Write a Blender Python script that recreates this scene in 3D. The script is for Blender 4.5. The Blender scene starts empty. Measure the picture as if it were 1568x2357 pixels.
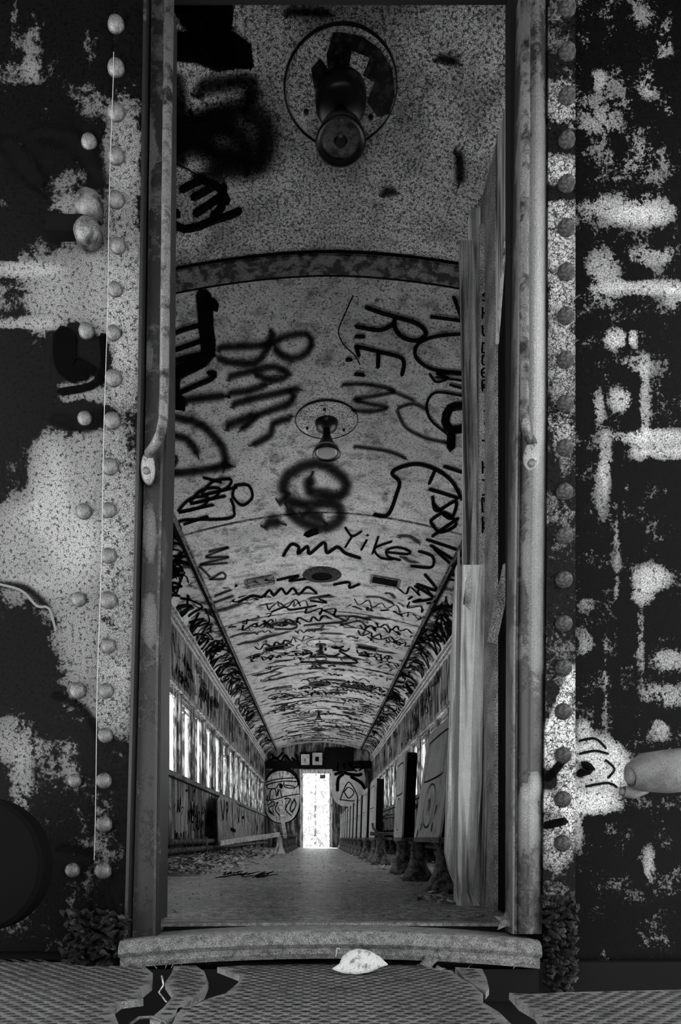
import bpy, bmesh, math, random
from mathutils import Vector, Matrix
random.seed(7)
R = random.Random(11)
C = bpy.context.scene.collection
F = 1568.0; HC = 0.26; VX = 728.0; VY = 1928.0
# ------------------------------------------------------------------ camera, light, exposure
cam = bpy.data.objects.new('camera', bpy.data.cameras.new('camera')); C.objects.link(cam)
cam.location = (0, 0, HC); cam.rotation_euler = (math.radians(90), 0, 0)
cam.data.sensor_fit = 'HORIZONTAL'; cam.data.sensor_width = 36; cam.data.lens = 36
cam.data.shift_x = (784 - VX) / 1568.0; cam.data.shift_y = (VY - 1178.5) / 1568.0
cam.data.clip_start = 0.02; cam.data.clip_end = 300
bpy.context.scene.camera = cam
w = bpy.data.worlds.new('overcast'); bpy.context.scene.world = w; w.use_nodes = True
bg = w.node_tree.nodes['Background']; bg.inputs[0].default_value = (0.86, 0.87, 0.87, 1); bg.inputs[1].default_value = 1.0
sun = bpy.data.objects.new('sun', bpy.data.lights.new('sun', 'SUN')); C.objects.link(sun)
sun.data.energy = 7.0; sun.data.angle = math.radians(4)
sun.rotation_euler = Vector((0.10, -0.62, -0.78)).to_track_quat('-Z', 'Y').to_euler()
vs = bpy.context.scene.view_settings
vs.view_transform = 'Standard'; vs.look = 'None'; vs.gamma = 1; vs.use_curve_mapping = False; vs.exposure = 2.35

# ------------------------------------------------------------------ helpers
def P(px, py, D):
    return Vector(((px - VX) / F * D, D, HC + (VY - py) / F * D))
MATS = {}
def nodes(name):
    m = bpy.data.materials.new(name); m.use_nodes = True
    nt = m.node_tree; b = nt.nodes['Principled BSDF']
    MATS[name] = m
    return m, nt, b
class N:
    def __init__(s, nt): s.nt = nt; s.tc = nt.nodes.new('ShaderNodeTexCoord')
    def new(s, t, **k):
        n = s.nt.nodes.new(t)
        for a, b in k.items(): setattr(n, a, b)
        return n
    def link(s, a, b): s.nt.links.new(a, b)
    def coord(s, scale=(1, 1, 1)):
        mp = s.new('ShaderNodeMapping'); s.link(s.tc.outputs['Object'], mp.inputs[0]); mp.inputs['Scale'].default_value = scale
        return mp.outputs[0]
    def noise(s, scale, detail=4, rough=.6, st=(1, 1, 1), dist=0):
        n = s.new('ShaderNodeTexNoise'); s.link(s.coord(st), n.inputs['Vector'])
        n.inputs['Scale'].default_value = scale; n.inputs['Detail'].default_value = detail
        n.inputs['Roughness'].default_value = rough; n.inputs['Distortion'].default_value = dist
        return n.outputs[0]
    def ramp(s, src, lo, hi, a=0., b=1.):
        n = s.new('ShaderNodeMapRange'); n.clamp = True; s.link(src, n.inputs[0])
        for i, v in zip((1, 2, 3, 4), (lo, hi, a, b)): n.inputs[i].default_value = v
        return n.outputs[0]
    def math(s, op, a, b=0.):
        n = s.new('ShaderNodeMath', operation=op)
        for i, v in enumerate((a, b)):
            if isinstance(v, (int, float)): n.inputs[i].default_value = v
            else: s.link(v, n.inputs[i])
        return n.outputs[0]
    def mix(s, f, a, b):
        n = s.new('ShaderNodeMix', data_type='FLOAT')
        for i, v in zip((0, 2, 3), (f, a, b)):
            if isinstance(v, (int, float)): n.inputs[i].default_value = v
            else: s.link(v, n.inputs[i])
        return n.outputs[0]
    def bump(s, b, h, dist, strength=1.):
        n = s.new('ShaderNodeBump'); n.inputs['Distance'].default_value = dist; n.inputs['Strength'].default_value = strength
        s.link(h, n.inputs['Height']); s.link(n.outputs[0], b.inputs['Normal'])
def worn(name, light, dark, cover=.5, pscale=6, edge=.03, grain=300, gamt=.5, rough=.7, streak=None,
         attr=False, crack=0, bump=.002, metal=0., spot=0, sscale=60, spec=None, amp=1.0, boost=2.1):
    """paint with its own wear: bare dark patches where a noise falls under the cover level, fine grit, cracks"""
    m, nt, b = nodes(name); n = N(nt)
    p = n.noise(pscale, 7, .62, st=streak or (1, 1, 1), dist=.3)
    if attr:
        a = n.new('ShaderNodeAttribute', attribute_name='tone')
        p2 = n.noise(pscale * 7, 5, .75)
        lev = n.math('ADD', a.outputs['Fac'], n.math('MULTIPLY', n.math('SUBTRACT', p, .5), amp))
        lev = n.math('ADD', lev, n.math('MULTIPLY', n.math('SUBTRACT', p2, .5), amp * .75))
        f = n.ramp(lev, .5 - edge, .5 + edge)
        lightv = n.math('MULTIPLY', n.ramp(a.outputs['Fac'], .4, 1.7, .7, boost), light)  # high tone brightens the colour, also for painted-in highlight and sun dapple
    else:
        lev = n.math('ADD', p, 0.)
        f = n.ramp(lev, 1 - cover - edge, 1 - cover + edge)
        lightv = light
    if crack:
        v = n.new('ShaderNodeTexVoronoi', feature='DISTANCE_TO_EDGE'); v.inputs['Scale'].default_value = crack
        mp = n.new('ShaderNodeVectorMath', operation='ADD')
        nn = n.new('ShaderNodeTexNoise'); nn.inputs['Scale'].default_value = crack * 1.2; n.link(n.tc.outputs['Object'], nn.inputs['Vector'])
        sc = n.new('ShaderNodeVectorMath', operation='SCALE'); sc.inputs['Scale'].default_value = 2.2 / crack
        n.link(nn.outputs['Color'], sc.inputs[0]); n.link(n.tc.outputs['Object'], mp.inputs[0]); n.link(sc.outputs[0], mp.inputs[1])
        n.link(mp.outputs[0], v.inputs['Vector'])
        f = n.math('MULTIPLY', f, n.ramp(v.outputs['Distance'], .02, .07, .15, 1.))
    col = n.mix(f, dark, lightv)
    big = n.noise(1.7, 3, .6)
    col = n.math('MULTIPLY', col, n.ramp(big, .3, .7, .7, 1.25))
    g = n.noise(grain, 2, .9)
    col = n.math('MULTIPLY', col, n.ramp(g, .38, .62, 1 - gamt, 1 + gamt))
    if spot:
        sp = n.noise(sscale, 4, .8)
        col = n.math('MULTIPLY', col, n.ramp(sp, spot - .02, spot + .04, .12, 1.))
    cc = n.new('ShaderNodeCombineColor')
    for i in range(3): n.link(col, cc.inputs[i])
    n.link(cc.outputs[0], b.inputs['Base Color'])
    b.inputs['Roughness'].default_value = rough; b.inputs['Metallic'].default_value = metal
    b.inputs['Specular IOR Level'].default_value = spec if spec is not None else (.04 if attr else .2)
    n.bump(b, n.math('ADD', f, n.math('MULTIPLY', g, .25)), bump, .8)
    return m
def wood(name, light, dark, axis=2, scale=1., grain=500, gamt=.35):
    m, nt, b = nodes(name); n = N(nt)
    st = [30 * scale, 30 * scale, 30 * scale]; st[axis] = 1.1 * scale
    p = n.noise(1., 6, .65, st=tuple(st), dist=.4)
    q = n.noise(3., 4, .6)
    col = n.mix(n.ramp(p, .40, .56), dark, light)
    col = n.math('MULTIPLY', col, n.ramp(q, .3, .7, .6, 1.3))
    g = n.noise(grain, 2, .9)
    col = n.math('MULTIPLY', col, n.ramp(g, .38, .62, 1 - gamt, 1 + gamt))
    cc = n.new('ShaderNodeCombineColor')
    for i in range(3): n.link(col, cc.inputs[i])
    n.link(cc.outputs[0], b.inputs['Base Color']); b.inputs['Roughness'].default_value = .75
    n.bump(b, p, .003, .7)
    return m
def spray(name, col, soft, rough=.8):
    """flat sprayed or brushed paint: the UV across the stroke gives the soft edge"""
    m, nt, b = nodes(name); n = N(nt)
    uv = n.new('ShaderNodeSeparateXYZ'); n.link(n.tc.outputs['UV'], uv.inputs[0])
    d = n.math('ABSOLUTE', n.math('SUBTRACT', n.math('MULTIPLY', uv.outputs[1], 2.), 1.))
    core = n.ramp(d, .0 if soft else .6, 1., 1., 0.)
    g = n.noise(420 if soft else 150, 3, .8)
    if soft: a = n.ramp(n.math('ADD', core, n.math('MULTIPLY', n.math('SUBTRACT', g, .5), 1.5)), .3, .75, 0., .88)
    else: a = n.ramp(n.math('ADD', core, n.math('MULTIPLY', n.math('SUBTRACT', g, .5), .8)), .25, .5, 0., .97)
    n.link(a, b.inputs['Alpha'])
    b.inputs['Base Color'].default_value = (col, col, col, 1); b.inputs['Roughness'].default_value = rough
    b.inputs['Specular IOR Level'].default_value = .01
    return m
def plain(name, v, rough=.6, metal=0.):
    m, nt, b = nodes(name); b.inputs['Base Color'].default_value = (v, v, v, 1)
    b.inputs['Roughness'].default_value = rough; b.inputs['Metallic'].default_value = metal
    b.inputs['Specular IOR Level'].default_value = .02 if v < .01 else .3
    return m
worn('ceiling_paint', .44, .08, cover=.60, pscale=9, edge=.10, grain=330, gamt=.8, spot=.42, sscale=70, bump=.001)
worn('ceiling_near_paint', .60, .18, cover=.60, pscale=5, edge=.12, grain=330, gamt=.9, spot=.46, sscale=95, bump=.001)
worn('wall_paint', .24, .015, cover=.47, pscale=3.0, edge=.08, grain=160, gamt=.6, streak=(3, 3, .6), bump=.002)
worn('cove_paint', .42, .02, cover=.50, pscale=1.6, edge=.06, grain=160, gamt=.6, streak=(3.5, 3.5, 3.5), bump=.001)
worn('trim_metal', .16, .02, cover=.5, pscale=18, edge=.05, grain=200, gamt=.6)
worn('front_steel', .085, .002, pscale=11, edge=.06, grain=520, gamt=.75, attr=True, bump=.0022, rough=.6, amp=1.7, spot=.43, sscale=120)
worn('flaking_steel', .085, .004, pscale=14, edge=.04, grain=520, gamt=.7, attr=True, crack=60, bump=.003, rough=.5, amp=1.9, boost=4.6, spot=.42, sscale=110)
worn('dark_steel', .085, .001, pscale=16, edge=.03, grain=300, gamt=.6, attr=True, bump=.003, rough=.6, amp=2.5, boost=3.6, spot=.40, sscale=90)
worn('post_steel', .065, .008, pscale=10, edge=.06, grain=520, gamt=.65, attr=True, bump=.0015, rough=.45, amp=.8, spec=.4)
worn('rail_metal', .09, .012, cover=.55, pscale=30, edge=.08, grain=520, gamt=.55, rough=.4, metal=.3)
worn('floor_lino', .36, .06, cover=.58, pscale=5, edge=.16, grain=75, gamt=.95, spot=.49, sscale=22, bump=.003, rough=.42, spec=.55)
worn('sill_iron', .13, .02, cover=.60, pscale=60, edge=.16, grain=480, gamt=.8, rough=.55, bump=.003)
worn('plate_iron', .115, .015, cover=.62, pscale=28, edge=.15, grain=480, gamt=.8, rough=.55, bump=.002)
worn('grime', .03, .001, cover=.45, pscale=40, edge=.04, grain=300, gamt=.7, bump=.004)
worn('seat_board', .38, .08, cover=.62, pscale=14, edge=.08, grain=260, gamt=.4, streak=(2, 2, .7))
worn('seat_iron', .11, .01, cover=.5, pscale=26, edge=.08, grain=260, gamt=.7)
worn('wall_sheet', .20, .05, cover=.55, pscale=6, edge=.15, grain=160, gamt=.5)
worn('litter', .60, .03, cover=.5, pscale=25, edge=.1, grain=200, gamt=.5)
worn('leaf_pale', .40, .12, cover=.60, pscale=75, edge=.05, grain=450, gamt=.2, rough=.5)
worn('leaf_dark', .10, .03, cover=.55, pscale=60, edge=.1, grain=450, gamt=.4)
worn('foliage', .42, .2, cover=.6, pscale=12, edge=.2, grain=40, gamt=.1)
worn('ground_soil', .72, .5, cover=.6, pscale=6, edge=.2, grain=60, gamt=.1)
worn('bracket_paint', .16, .05, cover=.6, pscale=40, grain=500)
worn('window_paint', .26, .02, cover=.48, pscale=14, edge=.08, grain=200, gamt=.5, streak=(2, 2, .4))
worn('frame_paint', .50, .06, cover=.56, pscale=12, edge=.08, grain=200, gamt=.4, streak=(2, 2, .5))
wood('pale_wood', .80, .22, 2, 1.0)
wood('dark_wood', .28, .012, 2, 1.2)
wood('streaky_wood', .55, .01, 2, 1.6)
worn('gritty_board', .40, .08, cover=.55, pscale=10, edge=.2, grain=420, gamt=.95, spot=.45, sscale=200)
wood('plank_wood', .55, .25, 0, 1.0)
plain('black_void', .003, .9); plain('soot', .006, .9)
plain('lamp_black', .012, .35, .2); plain('groove_black', .004, .8)
plain('bulb_grey', .35, .2); plain('wire_steel', .22, .5, 0.); plain('chalk', .7, .8)
spray('spray_soft', .003, True); spray('spray_hard', .001, False)
spray('spray_light', .10, False); spray('spray_light_soft', .45, True); spray('stain', .02, True)

def link(name, me, mat, parent=None, **props):
    o = bpy.data.objects.new(name, me)
    if mat: me.materials.append(MATS[mat])
    C.objects.link(o)
    if parent: o.parent = parent
    for k, v in props.items(): o[k] = v
    return o
class MB:
    def __init__(s): s.v = []; s.f = []; s.uv = None; s.tone = None
    def box(s, a, b):
        x0, x1 = sorted((a[0], b[0])); y0, y1 = sorted((a[1], b[1])); z0, z1 = sorted((a[2], b[2]))
        k = len(s.v)
        s.v += [(x0, y0, z0), (x1, y0, z0), (x1, y1, z0), (x0, y1, z0), (x0, y0, z1), (x1, y0, z1), (x1, y1, z1), (x0, y1, z1)]
        s.f += [tuple(k + i for i in q) for q in ((0, 3, 2, 1), (4, 5, 6, 7), (0, 1, 5, 4), (1, 2, 6, 5), (2, 3, 7, 6), (3, 0, 4, 7))]
        return s
    def quad(s, *p):
        k = len(s.v); s.v += [tuple(q) for q in p]; s.f.append(tuple(range(k, k + len(p)))); return s
    def beam(s, a, b, wx, wy):
        """bar between two points, wx wide (x-ish) and wy deep"""
        a = Vector(a); b = Vector(b); d = (b - a).normalized()
        u = Vector((1, 0, 0)) if abs(d.x) < .8 else Vector((0, 1, 0))
        u = (u - d * u.dot(d)).normalized(); v = d.cross(u); k = len(s.v)
        for p in (a, b):
            for su, sv in ((-1, -1), (1, -1), (1, 1), (-1, 1)): s.v.append(tuple(p + u * su * wx / 2 + v * sv * wy / 2))
        s.f += [tuple(k + i for i in q) for q in ((0, 1, 2, 3), (7, 6, 5, 4), (0, 4, 5, 1), (1, 5, 6, 2), (2, 6, 7, 3), (3, 7, 4, 0))]
        return s
    def tube(s, pts, rad, n=10, cap=True):
        pts = [Vector(p) for p in pts]; k0 = len(s.v); prev = None
        for i, p in enumerate(pts):
            d = (pts[min(i + 1, len(pts) - 1)] - pts[max(i - 1, 0)]).normalized()
            if prev is None: u = d.orthogonal().normalized()
            else: u = (prev - d * prev.dot(d)).normalized()
            prev = u; v = d.cross(u); r = rad[i] if isinstance(rad, (list, tuple)) else rad
            for j in range(n):
                t = 2 * math.pi * j / n; s.v.append(tuple(p + (u * math.cos(t) + v * math.sin(t)) * r))
        for i in range(len(pts) - 1):
            for j in range(n):
                a = k0 + i * n + j; b = k0 + i * n + (j + 1) % n; s.f.append((a, b, b + n, a + n))
        if cap:
            s.f.append(tuple(k0 + j for j in range(n))[::-1]); s.f.append(tuple(k0 + (len(pts) - 1) * n + j for j in range(n)))
        return s
    def lathe(s, prof, c=(0, 0, 0), n=24, axis='Z', sx=1., sy=1., cap=True):
        k0 = len(s.v)
        for r, h in prof:
            for j in range(n):
                t = 2 * math.pi * j / n; a = r * math.cos(t) * sx; b = r * math.sin(t) * sy
                if axis == 'Z': s.v.append((c[0] + a, c[1] + b, c[2] + h))
                elif axis == 'Y': s.v.append((c[0] + a, c[1] + h, c[2] + b))
                else: s.v.append((c[0] + h, c[1] + a, c[2] + b))
        for i in range(len(prof) - 1):
            for j in range(n):
                a = k0 + i * n + j; b = k0 + i * n + (j + 1) % n; s.f.append((a, b, b + n, a + n))
        if cap: s.f.append(tuple(k0 + j for j in range(n))[::-1]); s.f.append(tuple(k0 + (len(prof) - 1) * n + j for j in range(n)))
        return s
    def build(s, name, mat, parent=None, smooth=False, bevel=0, loc=None, **props):
        me = bpy.data.meshes.new(name)
        v = s.v
        if loc is not None: v = [tuple(Vector(p) - Vector(loc)) for p in v]
        me.from_pydata(v, [], s.f)
        if s.uv:
            ul = me.uv_layers.new(name='UVMap')
            for lp in me.loops: ul.data[lp.index].uv = s.uv[lp.vertex_index]
        if s.tone:
            at = me.attributes.new('tone', 'FLOAT', 'POINT')
            at.data.foreach_set('value', s.tone)
        if not s.uv:
            bm = bmesh.new(); bm.from_mesh(me); bmesh.ops.recalc_face_normals(bm, faces=bm.faces); bm.to_mesh(me); bm.free()
        if smooth:
            for p in me.polygons: p.use_smooth = True
        o = link(name, me, mat, parent, **props)
        if loc is not None: o.location = loc
        if bevel:
            md = o.modifiers.new('bevel', 'BEVEL'); md.width = bevel; md.segments = 2; md.limit_method = 'ANGLE'
        return o
def thing(name, label, cat, loc=(0, 0, 0), rz=0, group=None):
    o = bpy.data.objects.new(name, None); C.objects.link(o); o.location = loc; o.rotation_euler = (0, 0, rz)
    o.empty_display_size = .05
    o['label'] = label; o['category'] = cat
    if group: o['group'] = group
    return o
def struct(name): return dict(kind='structure')
def dup(root, loc, rz=None, label=None, group=None):
    r = root.copy(); C.objects.link(r); r.location = loc
    if rz is not None: r.rotation_euler = (0, 0, rz)
    if label: r['label'] = label
    if group: r['group'] = group
    for ch in list(root.children):
        c = ch.copy(); C.objects.link(c); c.parent = r
        for g in ch.children:
            d = g.copy(); C.objects.link(d); d.parent = c
    return r
# ------------------------------------------------------------------ dimensions of the carriage
CX = .06; HB = 1.13; HW = 1.42; WL = CX - HW; WR = CX + HW
Y0 = 1.62; Y1 = 18.1; SILL = .87; HEAD = 1.70; TOP = 2.36; CROWN = 2.79; YB = 3.0
def zc(x):
    u = abs(x - CX)
    if u <= HB: return CROWN - .19 * (u / HB) ** 1.8
    t = min(1, (u - HB) / (HW - HB))
    return CROWN - .19 - .24 * (1 - math.sqrt(max(0, 1 - t * t * .999))) - .0
def proj_ceiling(px, py):
    lo, hi = .5, 19.
    for _ in range(40):
        D = (lo + hi) / 2; q = P(px, py, D)
        if abs(q.x - CX) >= HW or q.z > zc(q.x): hi = D
        else: lo = D
    return P(px, py, min(lo, 18.) - .006 * 1 / max(.15, (VY - py) / F))
def proj_plane(D): return lambda px, py: P(px, py, D)
def catmull(pts, step):
    out = []
    n = len(pts)
    for i in range(n - 1):
        p0 = pts[max(i - 1, 0)]; p1 = pts[i]; p2 = pts[i + 1]; p3 = pts[min(i + 2, n - 1)]
        L = math.hypot(p2[0] - p1[0], p2[1] - p1[1]); k = max(2, min(14, int(L / step)))
        for j in range(k):
            t = j / k; t2 = t * t; t3 = t2 * t
            out.append(tuple(.5 * (2 * p1[a] + (p2[a] - p0[a]) * t + (2 * p0[a] - 5 * p1[a] + 4 * p2[a] - p3[a]) * t2 + (3 * p1[a] - p0[a] - 3 * p2[a] + p3[a]) * t3) for a in (0, 1)))
    out.append(tuple(pts[-1])); return out
def ribbon(mb, pts, wid, proj, step=None):
    if mb.uv is None: mb.uv = []
    if len(pts) == 1: pts = [pts[0], (pts[0][0] + wid * .3, pts[0][1])]
    pts = catmull(pts, step or wid * .7); n = len(pts)
    # end caps
    def ext(a, b):
        d = math.hypot(a[0] - b[0], a[1] - b[1]) or 1; return (a[0] + (a[0] - b[0]) / d * wid * .4, a[1] + (a[1] - b[1]) / d * wid * .4)
    pts = [ext(pts[0], pts[1])] + pts + [ext(pts[-1], pts[-2])]; n = len(pts)
    k = len(mb.v)
    for i, p in enumerate(pts):
        a = pts[max(i - 1, 0)]; b = pts[min(i + 1, n - 1)]
        dx, dy = b[0] - a[0], b[1] - a[1]; L = math.hypot(dx, dy) or 1; nx, ny = -dy / L, dx / L
        ww = wid * (.45 if i in (0, n - 1) else 1)
        for t, vv in ((-.5, 0.), (0, .5), (.5, 1.)):
            mb.v.append(tuple(proj(p[0] + nx * ww * t, p[1] + ny * ww * t)))
            mb.uv.append((i / 4., vv if i not in (0, n - 1) else (.02 if vv == .5 else vv)))
    for i in range(n - 1):
        for j in (0, 1):
            a = k + i * 3 + j; mb.f.append((a, a + 1, a + 4, a + 3))
def scribble(mb, u, v, cell, n, proj, wid, ang=0.):
    """a made-up hand tag of n loops"""
    ca, sa = math.cos(ang), math.sin(ang)
    def T(a, b): return (u + a * ca - b * sa, v + a * sa + b * ca)
    kind = R.random()
    if kind < .5:
        pts = []
        for i in range(n):
            pts += [T((i + R.uniform(0, .3)) * cell * .8, R.uniform(-.6, -.3) * cell), T((i + R.uniform(.3, .7)) * cell * .8, R.uniform(.3, .7) * cell)]
            if R.random() < .5: pts.append(T((i + R.uniform(.0, 1.)) * cell * .8, R.uniform(-.2, .3) * cell))
        ribbon(mb, pts, wid, proj)
    else:
        for i in range(n):
            k = R.choice([2, 3, 4, 5]); pts = [T(i * cell + R.uniform(-.1, .75) * cell, R.uniform(-.55, .6) * cell) for _ in range(k)]
            if R.random() < .35: pts.append(pts[0])
            ribbon(mb, pts, wid, proj)
# ------------------------------------------------------------------ setting: floor, ceiling, walls
MB().box((WL, Y0 - .02, -.06), (WR, Y1 + .6, 0)).build('floor', 'floor_lino', kind='structure')
g = MB(); g.box((-30, -16, -1.25), (30, 50, -1.2)); g.build('ground', 'ground_soil', kind='structure')
ceil = MB()
def arch(mb, y0, y1, x0, x1, n, dz, th):
    k = len(mb.v)
    for i in range(n + 1):
        x = x0 + (x1 - x0) * i / n; z = zc(x) + dz
        mb.v += [(x, y0, z), (x, y1, z), (x, y0, z + th), (x, y1, z + th)]
    for i in range(n):
        a = k + i * 4; b = a + 4
        mb.f += [(a, b, b + 1, a + 1), (a + 2, a + 3, b + 3, b + 2), (a, a + 2, b + 2, b), (a + 1, b + 1, b + 3, a + 3)]
    mb.f += [(k, k + 1, k + 3, k + 2), (k + n * 4, k + n * 4 + 2, k + n * 4 + 3, k + n * 4 + 1)]
arch(ceil, Y0 - .1, Y1 + .1, WL - .05, WR + .05, 48, .022, .05)
ceiling = ceil.build('ceiling', 'trim_metal', smooth=False, kind='structure')
ribs = [3.0, 5.3, 7.6, 9.9, 12.2, 14.5, 16.8]
edges = [1.6] + ribs + [Y1]
for i in range(8):
    m = MB(); arch(m, edges[i] + .006, edges[i + 1] - .006, CX - HB + .004, CX + HB - .004, 40, 0, .02)
    m.build('ceiling_panel', 'ceiling_near_paint' if i == 0 else 'ceiling_paint', ceiling, smooth=False)
    for s in (-1, 1):
        m = MB(); a, b = sorted((CX + s * (HB + .004), CX + s * (HW - .001)))
        arch(m, edges[i] + .006, edges[i + 1] - .006, a, b, 14, 0, .02); m.build('cove_panel', 'cove_paint', ceiling)
for i, y in enumerate(ribs):
    wd = .05 if i == 0 else .012
    m = MB(); arch(m, y - wd, y + wd, WL, WR, 48, -.010 if i == 0 else -.004, .012)
    m.build('ceiling_rib', 'trim_metal', ceiling)
    if i == 0:
        for dy in (-.062, .062):
            m = MB(); arch(m, y + dy - .006, y + dy + .006, WL, WR, 48, -.004, .008); m.build('rib_edge', 'groove_black', ceiling)
for s in (-1, 1):
    x = CX + s * HB
    m = MB(); m.box((x - .012, YB, zc(x) - .012), (x + .012, Y1, zc(x) + .004)); m.build('batten', 'groove_black', ceiling)
    m = MB(); m.box((x - .03 * s, YB, zc(x) - .004), (x - .045 * s, Y1, zc(x) + .006)); m.build('batten', 'trim_metal', ceiling)
# rectangular roof vents beside the centre line
for yv, wl in ((6.55, .16), (8.85, .15), (11.2, .16), (13.5, .15), (15.9, .15)):
    for s in (-1, 1):
        x = CX + s * .60 * (1 if yv != 11.2 else 1.0)
        m = MB(); z = zc(x) - .006
        sl = -(zc(x + .1) - zc(x - .1)) / .2
        dx = .12 if not (yv == 11.2 and s == 1) else .26
        def q(a, b, dz=0): return (x + a, yv + b, zc(x + a) - .005 + dz)
        m.quad(q(-dx, -.09), q(0, -.09), q(dx, -.09), q(dx, .09), q(0, .09), q(-dx, .09))
        open_ = not (s == -1 and yv in (6.55, 11.2))
        v = m.build('vent_opening', 'black_void' if open_ else 'trim_metal', ceiling)
        m = MB()
        for a0, a1, b0, b1 in ((-dx - .02, dx + .02, -.11, -.09), (-dx - .02, dx + .02, .09, .11), (-dx - .02, -dx, -.09, .09), (dx, dx + .02, -.09, .09)):
            k = len(m.v)
            for a, b in ((a0, b0), (a1, b0), (a1, b1), (a0, b1)): m.v.append(q(a, b, -.006))
            m.f.append((k, k + 1, k + 2, k + 3))
        m.build('vent_frame', 'trim_metal', ceiling)
# side walls
def side_wall(name, X, s):
    m = MB(); m.box((X, Y0, SILL - .05), (X + s * .03, Y0 + .01, SILL))
    base = MB(); base.box((X + s * .03, Y0 - .05, -.06), (X + s * .06, Y1 + .1, SILL - .02)).box((X + s * .03, Y0 - .05, HEAD + .02), (X + s * .06, Y1 + .1, TOP + .05))
    wall = base.build(name, 'trim_metal', kind='structure')
    # wainscot and frieze panels
    ys = [Y0 + .0, 3.0] + [4.54 + .76 * 2 * k for k in range(9)] + [Y1]
    for a, b in zip(ys[:-1], ys[1:]):
        MB().box((X, a + .004, 0.), (X + s * .03, b - .004, SILL - .03)).build('wainscot_panel', 'wall_paint', wall)
        MB().box((X, a + .004, HEAD + .04), (X + s * .03, b - .004, TOP - .01)).build('frieze_panel', 'wall_paint', wall)
    MB().box((X, Y0, SILL - .05), (X + s * .05, 4.6, HEAD + .04)).build('blank_panel', 'wall_paint', wall)
    MB().box((X, 17.6, SILL - .05), (X + s * .05, Y1, HEAD + .04)).build('blank_panel', 'wall_paint', wall)
    for k in range(18):
        y = 4.54 + .76 * k
        if y > 17.7: break
        MB().box((X, y, SILL - .03), (X + s * .06, y + .085, HEAD + .04)).build('window_pier', 'window_paint', wall)
    MB().box((X - s * .035, Y0, HEAD + .0), (X + s * .02, Y1, HEAD + .045)).build('trim_1' if s < 0 else 'trim_2', 'window_paint', kind='structure')
    MB().box((X - s * .045, Y0, SILL - .045), (X + s * .085, Y1, SILL)).build('trim_3' if s < 0 else 'trim_4', 'trim_metal', kind='structure')
    t = MB()
    for i, (o, z) in enumerate(((.03, TOP - .015), (.018, TOP - .07), (.05, TOP + .03))):
        t.box((X - s * o, YB, z - .012), (X + s * .02, Y1, z + .012))
    t.build('trim_5' if s < 0 else 'trim_6', 'frame_paint', kind='structure')
    MB().box((X - s * .02, YB, 0), (X + s * .01, Y1, .12)).build('baseboard_left' if s < 0 else 'baseboard_right', 'trim_metal', kind='structure')
    return wall
wl = side_wall('wall_left', WL, -1)
wr = side_wall('wall_right', WR, 1)
wn = 0
for X, s in ((WL, -1), (WR, 1)):
    for k in range(17):
        y = 4.64 + .76 * k; wn += 1
        if y > 17.3: break
        f = MB(); xo = X + s * .035; xi = X + s * .07; h = .66
        f.box((xo, y - .01, SILL), (xi, y + .025, HEAD)).box((xo, y + h - .025, SILL), (xi, y + h, HEAD))
        f.box((xo, y + .045, HEAD - .05), (xi, y + h - .045, HEAD)).box((xo, y + .045, SILL), (xi, y + h - .045, SILL + .04))
        wdw = f.build('window_%d' % wn, 'window_paint', kind='structure')
        MB().box((xo + s * .005, y + h / 2 - .014, SILL + .04), (xi, y + h / 2 + .014, HEAD - .05)).build('mullion', 'window_paint', wdw)
        if (k * 7 + (s > 0) * 3) % 4 == 1:      # a raised sash left part way up
            zz = HEAD - .12 - .1 * (k % 3)
            MB().box((xi - s * .03, y + .045, zz), (xi - s * .01, y + h - .045, zz + .035)).build('sash_rail', 'frame_paint', wdw)
# graffiti on side walls and coves
def wall_map(X, s): return lambda a, b: Vector((X - s * .004, a, b))
for X, s, wall in ((WL, -1, wl), (WR, 1, wr)):
    m = MB()
    for i in range(120):
        y = 5 + 12.2 * R.random() ** 1.2
        z = R.uniform(1.8, 2.25) if R.random() < .65 else R.uniform(.2, .75)
        scribble(m, y, z, R.uniform(.10, .2), R.randint(2, 5), wall_map(X, s), R.uniform(.012, .035))
    m.build('graffiti_scribbles', 'spray_hard', wall, kind='stuff')
    m = MB()
    for i in range(34):   # long vertical drips and rain streaks
        y = R.uniform(5, 17); z = R.uniform(1.85, 2.3); ribbon(m, [(y, z), (y + R.uniform(-.03, .03), z - R.uniform(.15, .5))], R.uniform(.03, .09), wall_map(X, s))
    for i in range(34):
        y = R.uniform(5, 17); z = R.uniform(.4, .8); ribbon(m, [(y, z), (y + R.uniform(-.03, .03), z - R.uniform(.15, .4))], R.uniform(.03, .08), wall_map(X, s))
    m.build('drip_stain', 'stain', wall, kind='stuff')
def ceil_map(a, b): return Vector((a, b, zc(a) - .006))
m = MB(); m2 = MB(); m3 = MB()
for i in range(420):
    y = 5.4 + 12.4 * R.random() ** 1.0; x = CX + R.uniform(-1.05, .9)
    if (y < 6.4 and abs(x) < 1.) or (y < 7.2 and abs(x) < .75): continue
    if abs(x - .06) < .32 and min(abs(y - 8.7), abs(y - 13.4)) < .55: continue
    (scribble)(m if R.random() < .6 else m2, x, y, R.uniform(.09, .2), R.randint(2, 5), ceil_map, R.uniform(.014, .035), R.uniform(-.3, .3))
def cove_map(s):
    return lambda a, b: Vector((CX + s * (HB + (HW - HB) * min(1, max(0, a)) - .004), b, zc(CX + s * (HB + (HW - HB) * min(.995, max(0, a)))) - .006))
for i in range(340):
    y = 3.6 + 14 * R.random() ** 1.2; s = R.choice((-1, 1)); a0 = R.random()
    cm = cove_map(s)
    k = R.randint(3, 6); pts = [(min(1, max(0, a0 + R.uniform(-.4, .4))), y + R.uniform(-.25, .25)) for _ in range(k)]
    ribbon(m3, pts, R.uniform(.03, .07), lambda a, b: cm(a, b), step=.03)
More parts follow.
